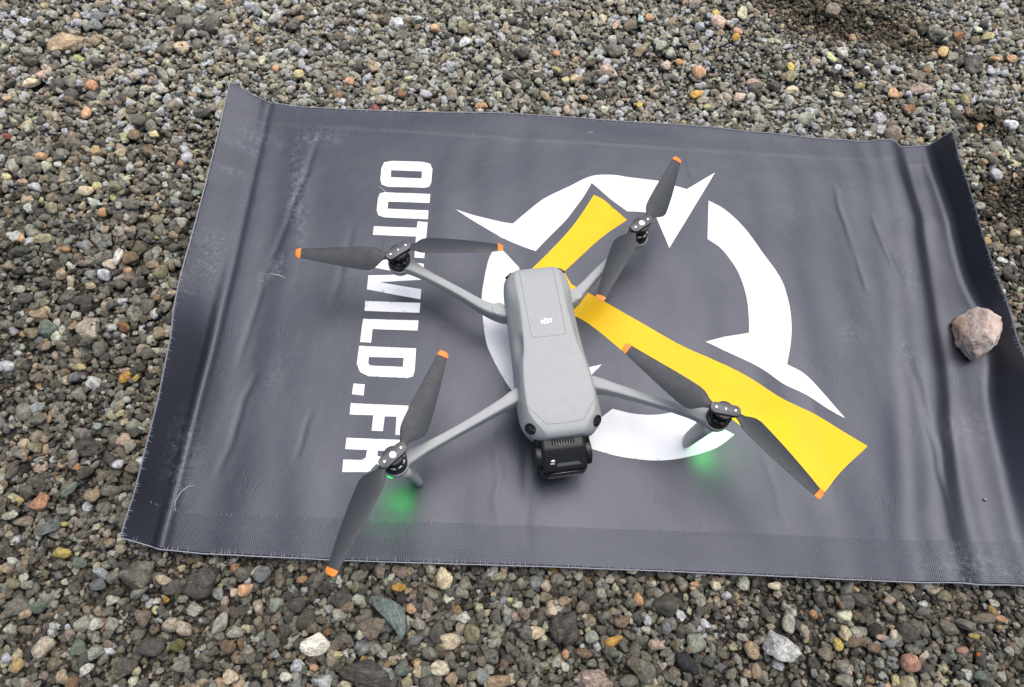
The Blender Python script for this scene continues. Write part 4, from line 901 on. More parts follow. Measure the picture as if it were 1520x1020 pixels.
def build_mat():
    root = bpy.data.objects.new("landing_mat", None); COL.objects.link(root)
    root.empty_display_size = .05
    tag(root, "dark grey vinyl landing mat with white lettering and a yellow and white emblem", "mat")
    W, H = len(MU), len(MT)
    V = np.c_[mX.ravel(), mY.ravel(), mZ.ravel()]
    F = [(j * W + i, j * W + i + 1, (j + 1) * W + i + 1, (j + 1) * W + i) for j in range(H - 1) for i in range(W - 1)]
    me = mesh_from("sheet", V, F)
    uvl = me.uv_layers.new(name="UVMap")
    vi = np.empty(len(me.loops), dtype=np.int32); me.loops.foreach_get("vertex_index", vi)
    uvl.data.foreach_set("uv", np.c_[mU.ravel()[vi], mV.ravel()[vi]].astype(np.float32).ravel())
    sc = 0 * mU
    for u, v, a, b, t, s in SCUFFS:
        c_, s_ = math.cos(math.radians(t)), math.sin(math.radians(t))
        p, q = (mU - u) * c_ + (mV - v) * s_, -(mU - u) * s_ + (mV - v) * c_
        sc = np.maximum(sc, s * np.exp(-(p / a) ** 2 - (q / b) ** 2))
    sc *= .42 + .55 * (value_noise(mU, mV, 60, 21) * .5 + .5)
    at = me.attributes.new("scuff", 'FLOAT', 'POINT'); at.data.foreach_set("value", sc.astype(np.float32).ravel())
    sheet = link("sheet", me, M_VINYL, root)
    sd = sheet.modifiers.new("thickness", 'SOLIDIFY'); sd.thickness = .0007; sd.offset = -1.0
    # pale frayed threads along the cut edges
    bv, bf = [], []
    r = np.random.default_rng(3)
    def tuft(p, out, along, L, w, h):
        n = len(bv); up = np.array([0, 0, 1.0])
        bv.extend([p - along * w, p + along * w, p + out * L + up * h, p + up * w * 1.6])
        bf.extend([(n, n + 1, n + 2), (n + 1, n + 3, n + 2), (n + 3, n, n + 2), (n, n + 3, n + 1)])
    def edge(P, inward):
        seg = np.diff(P, axis=0)
        tan = seg / np.linalg.norm(seg, axis=1)[:, None]
        # a thin pale rim made of short lengths
        for a in range(len(seg)):
            n = len(bv); p0, p1, i_ = P[a], P[a + 1], inward[a]
            hh = .0002
            bv.extend([p0 - i_ * .0004, p1 - i_ * .0004, p1 + i_ * .0006, p0 + i_ * .0006, p0 - i_ * .0001 + [0, 0, .0007], p1 - i_ * .0001 + [0, 0, .0007]])
            bf.extend([(n, n + 1, n + 5, n + 4), (n + 1, n + 2, n + 5), (n + 2, n + 3, n + 4, n + 5), (n + 3, n, n + 4), (n, n + 3, n + 2, n + 1)])
            for _ in range(2):
                if r.random() < .55:
                    f = r.random(); p = p0 * (1 - f) + p1 * f
                    tuft(p, -i_ + tan[a] * r.uniform(-.8, .8), tan[a], r.uniform(.0006, .0022), .00022, r.uniform(-.0006, .0008))
            if r.random() < .36:
                p = p0
                tuft(p + np.array([0, 0, .0002]), i_ + tan[a] * r.uniform(-.15, .25), tan[a], r.uniform(.003, .0075), .00042, .0003)
    P = V.reshape(H, W, 3)
    # stitches along the inner edge of both hems
    for j_, sg in ((int(np.argmin(abs(MT - .0675))), 1), (int(np.argmin(abs(MT - .939))), -1)):
        for a in range(8, W - 30):
            if r.random() < .30:
                p = P[j_, a] + [0, 0, .0003]
                tuft(p, np.array([r.uniform(-.15, .25), sg, 0]), np.array([1., 0, 0]), r.uniform(.0015, .0045), .0003, .0002)
    def inw(A, B):
        d = B - A; return d / np.linalg.norm(d, axis=1)[:, None]
    edge(P[0], inw(P[0], P[6])); edge(P[-1], inw(P[-1], P[-7]))
    edge(P[:, 0], inw(P[:, 0], P[:, 6])); edge(P[:, -1], inw(P[:, -1], P[:, -7]))
    fr = link("frayed_edge", mesh_from("frayed_edge", bv, bf, False), M_FRAY, root)
    tag(fr, None, None, None, "stuff")
    # pale scratches
    lines = [[(-.294, .147), (-.2955, .156), (-.292, .165), (-.286, .171), (-.279, .1725)], [(.598, .475), (.5985, .462), (.599, .452)], [(-.247, .423), (-.236, .421), (-.227, .417)], [(-.135, .556), (-.127, .549), (-.118, .541)], [(.13, .66), (.137, .664)]]
    sv, sf = [], []
    for ln in lines:
        pts = []
        for (a, b), (c, d) in zip(ln[:-1], ln[1:]):
            for t in np.linspace(0, 1, 5)[:-1]: pts.append((a + (c - a) * t, b + (d - b) * t))
        pts.append(ln[-1])
        n0 = len(sv)
        for q, (a, b) in enumerate(pts):
            c, d = pts[min(q + 1, len(pts) - 1)]; e, f = pts[max(q - 1, 0)]
            t = np.array([c - e, d - f]); t /= np.linalg.norm(t); nn = np.array([-t[1], t[0]])
            w = .00042 * math.sin(math.pi * (q + .6) / (len(pts) + .2)) + .0001
            for s_ in (-1, 1):
                x, y = a + nn[0] * w * s_, b + nn[1] * w * s_
                sv.append((x, y, mat_at(x, y) + .0002))
        for q in range(len(pts) - 1): sf.append((n0 + 2 * q, n0 + 2 * q + 1, n0 + 2 * q + 3, n0 + 2 * q + 2))
    s_o = link("scratch_mark", mesh_from("scratch_mark", sv, sf), plain("scratch", (.30, .30, .32), .7), root)
    tag(s_o, None, None, None, "stuff")
    # the print, draped on the sheet
    def drape(name, loops, mat):
        pts, edges = [], []
        for lp in loops:
            L = [np.array(p) / 1000 for p in lp]
            ring = []
            for a, b in zip(L, L[1:] + L[:1]):
                m = max(1, int(np.linalg.norm(b - a) / .003))
                ring += [a + (b - a) * t / m for t in range(m)]
            n = len(pts); pts += ring
            edges += [(n + i, n + (i + 1) % len(ring)) for i in range(len(ring))]
        allp = np.array(pts)
        def inside(x, y):
            c = False
            for lp in loops:
                j = len(lp) - 1
                for i in range(len(lp)):
                    xi, yi, xj, yj = lp[i][0], lp[i][1], lp[j][0], lp[j][1]
                    if (yi > y * 1000) != (yj > y * 1000) and x * 1000 < (xj - xi) * (y * 1000 - yi) / (yj - yi) + xi: c = not c
                    j = i
            return c
        lo, hi = allp.min(0), allp.max(0)
        inner = []
        for x in np.arange(lo[0], hi[0], .0045):
            for y in np.arange(lo[1], hi[1], .0045):
                if inside(x, y) and np.min((allp[:, 0] - x) ** 2 + (allp[:, 1] - y) ** 2) > .0022 ** 2: inner.append((x, y))
        vs = [Vector(p) for p in pts] + [Vector(p) for p in inner]
        ov, oe, of, _, _, _ = delaunay_2d_cdt(vs, edges, [], 0, 1e-7)
        keep = []
        for f in of:
            cx, cy = sum(ov[i].x for i in f) / 3, sum(ov[i].y for i in f) / 3
            if inside(cx, cy):
                a, b, c = (ov[i] for i in f)
                keep.append(tuple(f) if (b - a).cross(c - a) > 0 else tuple(reversed(f)))
        verts = [(p.x, p.y, mat_at(p.x, p.y) + .00022) for p in ov]
        me = mesh_from(name, verts, keep)
        ul = me.uv_layers.new(name="UVMap")
        li = np.empty(len(me.loops), dtype=np.int32); me.loops.foreach_get("vertex_index", li)
        vv = np.array(verts)[:, :2].astype(np.float32)
        ul.data.foreach_set("uv", vv[li].ravel())
        o = link(name, me, mat, root)
        return o
    for color, loops in EMBLEM:
        drape("emblem_needle" if color == 'yellow' else "emblem_arc", loops, M_YELLOW if color == 'yellow' else M_WHITE)
    for ch, loops in LETTERS:
        drape("full_stop" if ch == '.' else "letter", loops, M_WHITE)
    return root
build_mat()

# ------------------------------------------------------------------ the rock on the mat and a tiny stone beside it
def build_rock():
    r = np.random.default_rng(42)
    D, F = ICO[5]
    planes = [((-.80, .15, .55), .62), ((.30, -.05, .95), .66), ((.75, -.5, .45), .76), ((-.15, -.85, .5), .80), ((.2, .85, .5), .82), ((.9, .3, .2), .9), ((-.95, -.25, .1), .86),
              ((-.6, .75, .2), .84), ((-.5, -.8, -.1), .95), ((.6, -.8, 0), .83), ((.6, .75, -.1), .93), ((0, 0, -1), .75)]
    N = np.array([p[0] for p in planes], float); N /= np.linalg.norm(N, axis=1)[:, None]; h = np.array([p[1] for p in planes])
    q = np.clip(D @ N.T, 0, None) / h
    rad = (np.sum(q ** 70, axis=1) + .8 ** 70) ** (-1 / 70)
    off = Vector((3.1, 8.2, 5.5))
    for i, d in enumerate(D):
        p = Vector(d) * rad[i]
        rad[i] *= 1 + .045 * noise.noise(p * 1.7 + off) + .07 * noise.noise(p * 3.5 + off) + .065 * abs(noise.noise(p * 7 + off)) + .04 * noise.noise(p * 16 + off) + .02 * noise.noise(p * 34 + off)
    V = D * rad[:, None]; V -= (V.max(0) + V.min(0)) / 2; V /= np.abs(V).max(0)
    V = V * [.0248, .0355, .0205]
    k = MatBuilder("pink_rock")
    tc = k.n("ShaderNodeTexCoord").outputs["Object"]
    col = k.ramp(k.noise(tc, 70.0, 8.0, .7), [(.30, (.31, .24, .19)), (.40, (.55, .42, .345)), (.52, (.69, .54, .455)), (.72, (.74, .67, .58))])
    ptch = k.ramp(k.noise(tc, 28.0, 4.0), [(.54, 0.0), (.66, .6)])
    col = k.mix(ptch, col, (.42, .40, .36))
    sp = k.n("ShaderNodeSeparateXYZ"); k.l(tc, sp.inputs[0])
    side = k.math('ADD', k.math('MULTIPLY', sp.outputs[0], -60.0), k.math('MULTIPLY', k.noise(tc, 60.0, 5.0), 1.3))
    col = k.mix(k.ramp(side, [(.0, 0.0), (.9, 0.0), (1.0, .8)]) if False else k.math('MULTIPLY', k.ramp(k.math('MULTIPLY', side, .5), [(.74, 0.0), (.98, 1.0)]), .7), col, (.30, .155, .07))
    k.l(col, k.b.inputs["Base Color"]); k.b.inputs["Roughness"].default_value = .85; k.b.inputs["Specular IOR Level"].default_value = .3
    k.l(k.bump(k.noise(tc, 130.0, 10.0, .75), .0035), k.b.inputs["Normal"])
    o = link("rock", mesh_from("rock", V, F), k.m)
    x, y = .5830, .386
    o.rotation_euler = (0, 0, math.radians(-14))
    P = np.c_[mX.ravel(), mY.ravel(), mZ.ravel()]
    w = len(MU)
    tree = BVHTree.FromPolygons([tuple(p) for p in P], [(j * w + i, j * w + i + 1, (j + 1) * w + i + 1, (j + 1) * w + i) for j in range(len(MT) - 1) for i in range(w - 1)])
    def under(px, py):
        h = tree.ray_cast(Vector((px, py, .3)), Vector((0, 0, -1)))
        return h[0].z if h[0] is not None else 0.0
    ca, sa = math.cos(math.radians(-14)), math.sin(math.radians(-14))
    gaps = sorted((under(x + v[0] * ca - v[1] * sa, y + v[0] * sa + v[1] * ca) - v[2] for v in V[::3] if v[2] < 0), reverse=True)
    print("rock", gaps[0], gaps[len(gaps) // 50], gaps[len(gaps) // 12], gaps[len(gaps) // 4])
    o.location = (x, y, min(gaps[len(gaps) // 12], .036))
    tag(o, "rough pinkish beige rock weighing down the curled end of the mat", "rock")
    c = stone_mesh("chip", np.random.default_rng(8), M_STONE, sub=2)
    oc = link("stone_chip", c, None)
    oc.location = (.548, .190, under(.548, .190) + .0010); oc.scale = (.0024, .0017, .0014); oc.color = (.45, .36, .26, 1)
    tag(oc, "tiny tan stone chip lying on the mat below the rock", "stone chip")
build_rock()

# ------------------------------------------------------------------ the drone
M_BODY = plain("grey_shell", (.325, .334, .328), .5, .45, bump=(2600.0, .00006), vary=.05)
M_SEAM = plain("seam_dark", (.15, .155, .155), .7)
M_BLACK = plain("black_plastic", (.009, .009, .010), .36, .32, bump=(1800.0, .00005))
M_GLOSS = plain("black_gloss", (.006, .006, .007), .10, .6)
M_LENS = plain("lens_glass", (.012, .013, .017), .05, .8)
M_BLADE = plain("propeller_grey", (.027, .031, .036), .56, .5, bump=(1500.0, .00005), vary=.12)
M_ORANGE = plain("orange_tip", (.82, .21, .015), .5)
M_PLATE = plain("hub_plate", (.075, .076, .082), .45, .5, .1)
M_METAL = plain("bright_metal", (.72, .73, .74), .3, .5, .85)
M_PRINTW = plain("white_mark", (.85, .85, .85), .5)
M_RIM = plain("silver_ring", (.62, .65, .66), .35, .5, .6)

drone = bpy.data.objects.new("drone", None); COL.objects.link(drone)
drone.empty_display_size = .05
drone.location = (0.0406987, 0.4409795, 0.0013)
drone.rotation_euler = (0, 0, 0.1745956)
tag(drone, "grey four-rotor camera drone with orange-tipped propellers standing on the printed mat", "drone")
ZOFF = -0.0013

def chaikin(P, it=2, closed=True):
    P = np.asarray(P, float)
    for _ in range(it):
        Q = np.roll(P, -1, 0) if closed else P[1:]
        A = P if closed else P[:-1]
        a, b = A * .75 + Q * .25, A * .25 + Q * .75
        N = np.empty((2 * len(a), P.shape[1])); N[0::2], N[1::2] = a, b
        P = N if closed else np.vstack([P[:1], N, P[-1:]])
    return P

def catmull(P, per):
    P = np.asarray(P, float)
    Q = np.concatenate([2 * P[:1] - P[1:2], P, 2 * P[-1:] - P[-2:-1]])
    out = []
    for i in range(1, len(Q) - 2):
        a, b, c, d = Q[i - 1:i + 3]
        for t in np.linspace(0, 1, per, endpoint=False):
            out.append(.5 * (2 * b + (c - a) * t + (2 * a - 5 * b + 4 * c - d) * t * t + (3 * b - 3 * c + d - a) * t ** 3))
    out.append(P[-1])
    return np.array(out)

def skin(name, rings, mat, parent, cap=True, closed=True):
    n = len(rings[0]); V = np.concatenate(rings); F = []
    for i in range(len(rings) - 1):
        for j in range(n if closed else n - 1):
            F.append((i * n + j, i * n + (j + 1) % n, (i + 1) * n + (j + 1) % n, (i + 1) * n + j))
    if cap:
        F.append(tuple(range(n))[::-1]); F.append(tuple(range((len(rings) - 1) * n, len(rings) * n)))
    me = fix_normals(mesh_from(name, V, F))
    return link(name, me, mat, parent)

def auto_smooth(o, ang=35):
    me = o.data
    bm = bmesh.new(); bm.from_mesh(me)
    for e in bm.edges:
        if len(e.link_faces) == 2 and e.calc_face_angle(0) > math.radians(ang): e.smooth = False
    bm.to_mesh(me); bm.free()
    return o

MM = .001
BC = 8.5     # the body's middle line
def lathe(name, prof, at, mat, parent, seg=40, axis=None):
    rings = []
    R = Matrix.Identity(3) if axis is None else Vector((0, 0, 1)).rotation_difference(Vector(axis)).to_matrix()
    for r, z in prof:
        ring = []
        for s in range(seg):
            a = 2 * math.pi * s / seg
            v = R @ Vector((r * math.cos(a), r * math.sin(a), z))
            ring.append((v + Vector(at)) * MM)
        rings.append(np.array([p[:] for p in ring]))
    return auto_smooth(skin(name, rings, mat, parent), 30)

def tube(name, pts, rad, mat, parent, seg=6):
    pts = [Vector(p) for p in pts]; rings = []
    for i, p in enumerate(pts):
        t = (pts[min(i + 1, len(pts) - 1)] - pts[max(i - 1, 0)]).normalized()
        u = t.cross(Vector((0, 0, 1)));
        if u.length < 1e-6: u = Vector((1, 0, 0))
        u.normalize(); w = u.cross(t)
        rings.append(np.array([(p + (u * math.cos(2 * math.pi * s / seg) + w * math.sin(2 * math.pi * s / seg)) * rad)[:] for s in range(seg)]))
    return skin(name, rings, mat, parent)

def body_shell():
    # v, top half width, top height, widest half width, its height, foot half width, foot height
    st = [(-37, 17, 66, 21, 58, 15, 36), (-39, 20.5, 73.5, 27, 60, 21, 30), (-45, 23, 77.5, 33.5, 60, 25, 24), (-58, 24, 79, 36.2, 58, 27, 20), (-80, 24, 79.5, 36.5, 56, 28, 17),
          (-104, 24.8, 79.8, 37, 54, 28, 16), (-122, 26.5, 80, 37.8, 53, 29, 16), (-140, 29, 80.2, 38.8, 53, 30, 16), (-160, 32, 80.2, 40.2, 54, 30, 17), (-180, 33.5, 80, 41.5, 55, 29, 19),
          (-198, 33.5, 79.5, 42, 57, 28, 23), (-209, 30, 78.5, 41, 58, 27, 29), (-217, 24.5, 77.2, 37.5, 58, 26, 34), (-223.5, 20, 75.2, 31, 59, 24, 40), (-227, 17.5, 71.5, 23, 62, 19, 52), (-227.6, 15.5, 68, 18, 63, 15, 57)]
    rings = []
    for v, wt, zt, wm, zm, wb, zb in st:
        sh = (wt * .45 + wm * .55 + .8, zt * .62 + zm * .38 + .4)
        half = [(wt * .5, zt + .35), (wt - .7, zt), (wt + .7, zt - .5), sh, (wm - .3, zm + 3.5), (wm, zm - 2), (wm * .5 + wb * .5 + 2.5, zm * .45 + zb * .55), (wb, zb + 1.5), (wb - 3, zb), (wb * .4, zb - .4)]
        ring = half + [(-x, z) for x, z in reversed(half)]
        ring = chaikin(ring, 2)
        rings.append(np.c_[ring[:, 0], np.full(len(ring), v), ring[:, 1]])
    R = catmull(np.array(rings).reshape(len(rings), -1), 5).reshape(-1, len(rings[0]), 3)
    # hollows on both shoulders where the folded arms lie
    v = R[..., 1]; u = R[..., 0]; z = R[..., 2]
    def hollow(vc, lv, uc, lu, zc, lz, dep, soft=2.0):
        w = np.exp(-np.abs((v - vc) / lv) ** soft - ((np.abs(u) - uc) / lu) ** 2 - ((z - zc) / lz) ** 2)
        R[..., 0] -= np.sign(u) * dep * w; R[..., 2] -= dep * .55 * w
    hollow(-128, 13, 31.5, 5, 72, 7.5, 3.0, 4.0)
    hollow(-92, 16, 32, 6, 70, 8, 1.3)
    hollow(-64, 12, 31, 7, 70, 9, -1.2)
    hollow(-172, 30, 40, 5, 66, 7, .8)
    R[..., 0] += BC
    R[..., 2] += ZOFF * 1000
    shell = skin("body", [r * MM for r in R], M_BODY, drone)
    return shell, R
shell, BODY_R = body_shell()
BVH = BVHTree.FromObject(shell, bpy.context.evaluated_depsgraph_get()) if False else BVHTree.FromPolygons([v.co for v in shell.data.vertices], [p.vertices for p in shell.data.polygons])

def on_top(u, v):
    h = BVH.ray_cast(Vector((u * MM, v * MM, .2)), Vector((0, 0, -1)))
    return (h[0], h[1]) if h[0] is not None else (Vector((u * MM, v * MM, .07)), Vector((0, 0, 1)))

def drape_line(name, pts, rad=.00020, parent=None):
    P = []
    for a, b in zip(pts[:-1], pts[1:]):
        m = max(1, int(math.hypot(b[0] - a[0], b[1] - a[1]) / 1.5))
        for t in range(m): P.append((a[0] + (b[0] - a[0]) * t / m, a[1] + (b[1] - a[1]) * t / m))
    P.append(pts[-1])
    return tube(name, [on_top(*p)[0] for p in P], rad, M_SEAM, parent or shell)

# battery lid: three sides of a line with rounded corners
def arc(cx, cy, r, a0, a1, n=6): return [(cx + r * math.cos(math.radians(a0 + (a1 - a0) * i / n)), cy + r * math.sin(math.radians(a0 + (a1 - a0) * i / n))) for i in range(n + 1)]
drape_line("lid_seam", [(BC - 18.5, -39.5), (BC - 18.2, -60)] + arc(BC - 13.5, -119, 4.5, 180, 270) + arc(BC + 13.5, -119, 4.5, 270, 360) + [(BC + 18.2, -60), (BC + 18.5, -39.5)])
drape_line("nose_seam", [(BC - 39.5, -190), (BC - 38, -191.5), (BC - 35, -194)] + [(BC - 28, -203), (BC - 20, -213.5), (BC - 17, -215.5), (BC, -216.4), (BC + 17, -215.5), (BC + 20, -213.5), (BC + 28, -203), (BC + 35, -194), (BC + 38, -191.5), (BC + 39.5, -190)])

# white maker's mark on the lid
def flat_mark(name, polys, mat, place, parent):
    V, F = [], []
    for poly in polys:
        n = len(V); V += [place(*p) for p in poly]; F.append(tuple(range(n, n + len(poly))))
    me = mesh_from(name, V, F, False)
    bm = bmesh.new(); bm.from_mesh(me); bmesh.ops.triangulate(bm, faces=bm.faces)
    bmesh.ops.recalc_face_normals(bm, faces=bm.faces)
    for f in bm.faces:
        if f.normal.z < 0: f.normal_flip()
    bm.to_mesh(me); bm.free()
    return link(name, me, mat, parent)
def lid_place(a, b):   # a across, b towards the tail, millimetres round the mark's middle
    p, n = on_top(BC + a * .74, -106 + b * .78)
    return (p + n * .00025)[:]
MARK = [[(-7.6, -3.2), (-7.6, -2.0), (-4.0, -1.8), (-3.4, -.4), (-4.6, -.5), (-4.8, -1.2), (-7.6, -1.3), (-7.4, 1.3), (-3.2, 1.6), (-1.6, 4.1), (.6, 4.3), (-2.2, -3.1)],
        [(-3.6, -4.9), (-1.9, -4.8), (1.7, 4.3), (.7, 4.3), (-2.0, -2.9)],
        [(-.2, -4.9), (1.7, -4.8), (4.3, 2.5), (2.7, 2.5)],
        [(4.3, 2.5), (8.4, 2.7), (8.8, 1.8), (7.6, -2.2), (6.4, -3.0), (2.4, -3.0), (2.8, -1.7), (5.7, -1.6), (6.5, 1.1), (3.8, 1.1)]]
flat_mark("maker_mark", MARK, M_PRINTW, lid_place, shell)

# round sensors in the corners of the nose and at the tail
CAMDIR = Vector((-.123, -.307, .66)).normalized()
def sensor(u, v, z, r, aim):
    hit = BVH.find_nearest(Vector((u * MM, v * MM, z * MM)))
    p, n = hit[0], hit[1]
    n = (n * .65 + Vector(aim).normalized() * .35).normalized()
    at = (p / MM) - n * .5
    s = lathe("vision_sensor", [(0.01, -.5), (r, -.5), (r, 1.3), (r - .5, 1.7), (r - 1.0, 1.6), (r - 1.3, .9), (.01, .9)], at, M_BLACK, drone, 32, n)
    lathe("lens", [(.01, .9), (r * .62, .9), (r * .6, 1.25), (r * .4, 1.5), (.01, 1.6)], at, M_LENS, s, 24, n)
sensor(BC - 33.5, -216, 69, 6.0, (-.35, -.6, .75)); sensor(BC + 33.5, -216, 69, 6.0, (.35, -.6, .75))
sensor(BC - 29, -41, 66, 4.6, (-.5, .7, .4)); sensor(BC + 29, -41, 66, 4.6, (.5, .7, .4))

# two small feet under the tail, and one under the nose of the belly
for s in (-1, 1):
    q = BC + s * 19
    rings = [np.array([((q + a * w) * MM, (-80 + b * w) * MM, z * MM + ZOFF) for a, b in ((-1, -1.6), (1, -1.6), (1.2, 0), (1, 1.6), (-1, 1.6), (-1.2, 0))]) for z, w in ((20, 6.0), (8, 4.4), (1.6, 3.6), (1.1, 3.0))]
    skin("belly_foot", rings, M_BODY, drone)

# ---- the gimbal camera under the nose
def box_rings(x0, x1, y0, y1, z0, z1, bev=2.0, it=2):
    out = []
    for z, k in ((z0, bev), (z0 + bev * .4, bev * .35), (z0 + bev, 0), (z1 - bev, 0), (z1 - bev * .4, bev * .35), (z1, bev)):
        c = [(x0 + k, y0 + k), (x1 - k, y0 + k), (x1 - k, y1 - k), (x0 + k, y1 - k)]
        e = []
        for i in range(4):
            a, b = np.array(c[i]), np.array(c[(i + 1) % 4]); d = (b - a) / np.linalg.norm(b - a)
            e += [a + d * 3.2, b - d * 3.2]
        e = chaikin(np.array(e), it)
        out.append(np.c_[e, np.full(len(e), z)] * MM)
    return out
def gimbal():
    gx_, gz = 5.5, 1.0
    # a neck that hangs the camera from the nose
    skin("gimbal_neck", box_rings(gx_ - 15, gx_ + 15, -222, -196, 44, 63), M_BLACK, drone)
    root = None
    # camera housing, profile swept across the width
    prof = [(-219, 63.0), (-235, 62.0), (-239, 60.6), (-254.5, 51.5), (-257.2, 48.5), (-257.8, 31), (-256.6, 25), (-253, 22), (-222, 22), (-219, 24.5)]
    P = chaikin(np.array(prof), 2)
    rings = []
    for x, k in ((-22, .90), (-21, .95), (-19.5, .985), (-18, 1), (18, 1), (19.5, .985), (21, .95), (22, .90)):
        c = P.mean(0); Q = c + (P - c) * k
        rings.append(np.c_[np.full(len(Q), gx_ + x), Q[:, 0], Q[:, 1] + gz] * MM)
    cam_ = auto_smooth(skin("gimbal_camera", rings, M_BLACK, drone), 32)
    # cooling slots on top
    skin("vent_tray", box_rings(gx_ - 12.5, gx_ + 12.5, -234.5, -222.5, 60.5 + gz, 62.2 + gz, .5), M_GLOSS, cam_)
    for i in range(9):
        x = gx_ - 10.6 + i * 2.65
        skin("vent_rib", box_rings(x - .55, x + .55, -233.3, -224, 61.9 + gz, 63.0 + gz, .15, 1) if False else [np.array([(x + a, -228.5 + b, z + gz) for a, b in ((-.6, -4.6), (.6, -4.6), (.6, 4.6), (-.6, 4.6))]) * MM for z in (61.8, 63.0)], M_BLACK, cam_)
    # glass front with a small sloping lip
    g = []
    for (y, z), k in (((-257.6, 0), 1.0), ((-258.6, 0), .97)):
        g.append(np.array([(gx_ + a * 17.5 * k, y, 40 + gz + b * 8.6 * k) for a, b in ((-1, -.8), (-.85, -1), (.85, -1), (1, -.8), (1, .8), (.85, 1), (-.85, 1), (-1, .8))]) * MM)
    skin("front_glass", g, M_LENS, cam_)
    lip = []
    cb = BVHTree.FromPolygons([v.co for v in cam_.data.vertices], [p.vertices for p in cam_.data.polygons])
    def chamfer(a, b):     # a across, b up the sloping front of the housing
        y = -248.5 + b * .95
        o_ = Vector(((gx_ + a) * MM, (y - 40) * MM, (55.0 + b * .6 + gz + 60) * MM))
        h = cb.ray_cast(o_, Vector((0, .55, -.83)).normalized())
        h2 = cb.ray_cast(Vector(((gx_ + a) * MM, y * MM, .2)), Vector((0, 0, -1)))
        return (h2[0] + h2[1] * .00015)[:]
    flat_mark("front_lip", [[(-8.5, -4.2), (16, -4.2), (13, -1.2), (-7.5, -1.2)]], M_PLATE, chamfer, cam_)
    flat_mark("maker_mark", [[(-14, 1.0), (-14, 1.7), (-12.6, 2.4), (-10.8, 2.4), (-10, 1.7), (-10.4, 1.0), (-12, .7)]], M_PRINTW, chamfer, cam_)
    marks = []
    for i in range(3):
        x = -14.6 + i * 1.5
        marks += [[(x, -1.6), (x, -.3), (x + .4, -.3), (x + .4, -1.6)], [(x + .4, -.6), (x + .4, -.3), (x + 1.1, -.3), (x + 1.1, -.6)], [(x + .4, -1.6), (x + .4, -1.3), (x + 1.1, -1.3), (x + 1.1, -1.6)]]
    flat_mark("lettering", marks, M_PRINTW, chamfer, cam_)
    for s in (-1, 1):
        lathe("gimbal_motor", [(.01, 0), (12.6, 0), (13.4, .7), (13.4, 5.2), (12.6, 6.1), (9.5, 6.3), (9.2, 5.8), (.01, 5.8)], (gx_ + s * 21.8, -238, 45 + gz), M_BLACK, drone, 40, (s, 0, 0))
        arm = [(gx_ + s * 24, -232, 54), (gx_ + s * 23.5, -222, 58), (gx_ + s * 18, -212, 58)]
        tube("gimbal_arm", [np.array(p) * MM for p in arm], 4.4 * MM, M_BLACK, drone, 12)
gimbal()

# ---- arms, motors, legs, propellers
HUB = {'FL': (-157.0, -232.6, 97.9), 'FR': (161.9, -228.9, 97.9), 'RL': (-134.7, -1.4, 76.5), 'RR': (136.8, 4.1, 76.5)}
PIVOT = {'FL': [(-164.8, -238.0), (-149.2, -226.9)], 'FR': [(153.2, -225.7), (170.9, -231.8)], 'RL': [(-143.0, -6.0), (-126.3, 3.7)], 'RR': [(128.6, -.3), (144.9, 8.6)]}
TIP = {'FL': [(-218.1, -329.7), (-99.6, -133.6)], 'FR': [(79.0, -149.5), (230.1, -323.2)], 'RL': [(-242.7, 10.2), (-21.7, -8.3)], 'RR': [(71.2, -84.5), (202.8, 93.6)]}
SPIN = {'FL': 1, 'RR': 1, 'FR': -1, 'RL': -1}      # the straight edge of the blade leads
ARM = {  # x, y, z of the middle, width, height
    'FL': [(-20, -170, 50, 20, 20), (-36, -178, 56, 17, 18), (-52, -186.5, 60, 13.5, 14), (-90, -204.5, 63.5, 11, 11), (-125, -220, 66.5, 12, 10.5), (-143, -227.5, 68, 17, 11), (-151, -230, 68.5, 22, 11)],
    'FR': [(36, -166, 50, 20, 20), (53, -174, 56, 17, 18), (68, -182, 60, 13.5, 14), (103, -200, 63.5, 11, 11), (133, -215.5, 66.5, 12, 10.5), (148, -223, 68, 17, 11), (156, -226.5, 68.5, 22, 11)],
    'RL': [(-18, -76, 44, 20, 22), (-32, -75, 46, 18, 20), (-50, -66, 47.5, 14, 15), (-76, -44.5, 48.5, 11.5, 12), (-106, -21.5, 49.5, 12, 11), (-122, -9, 50, 17, 11.5), (-129, -4, 50, 23, 12)],
    'RR': [(34, -70, 44, 20, 22), (48, -67, 46, 18, 20), (62, -56, 47.5, 14, 15), (84, -37, 48.5, 11.5, 12), (111, -16, 49.5, 12, 11), (125, -5, 50, 17, 11.5), (132, .5, 50, 23, 12)]}

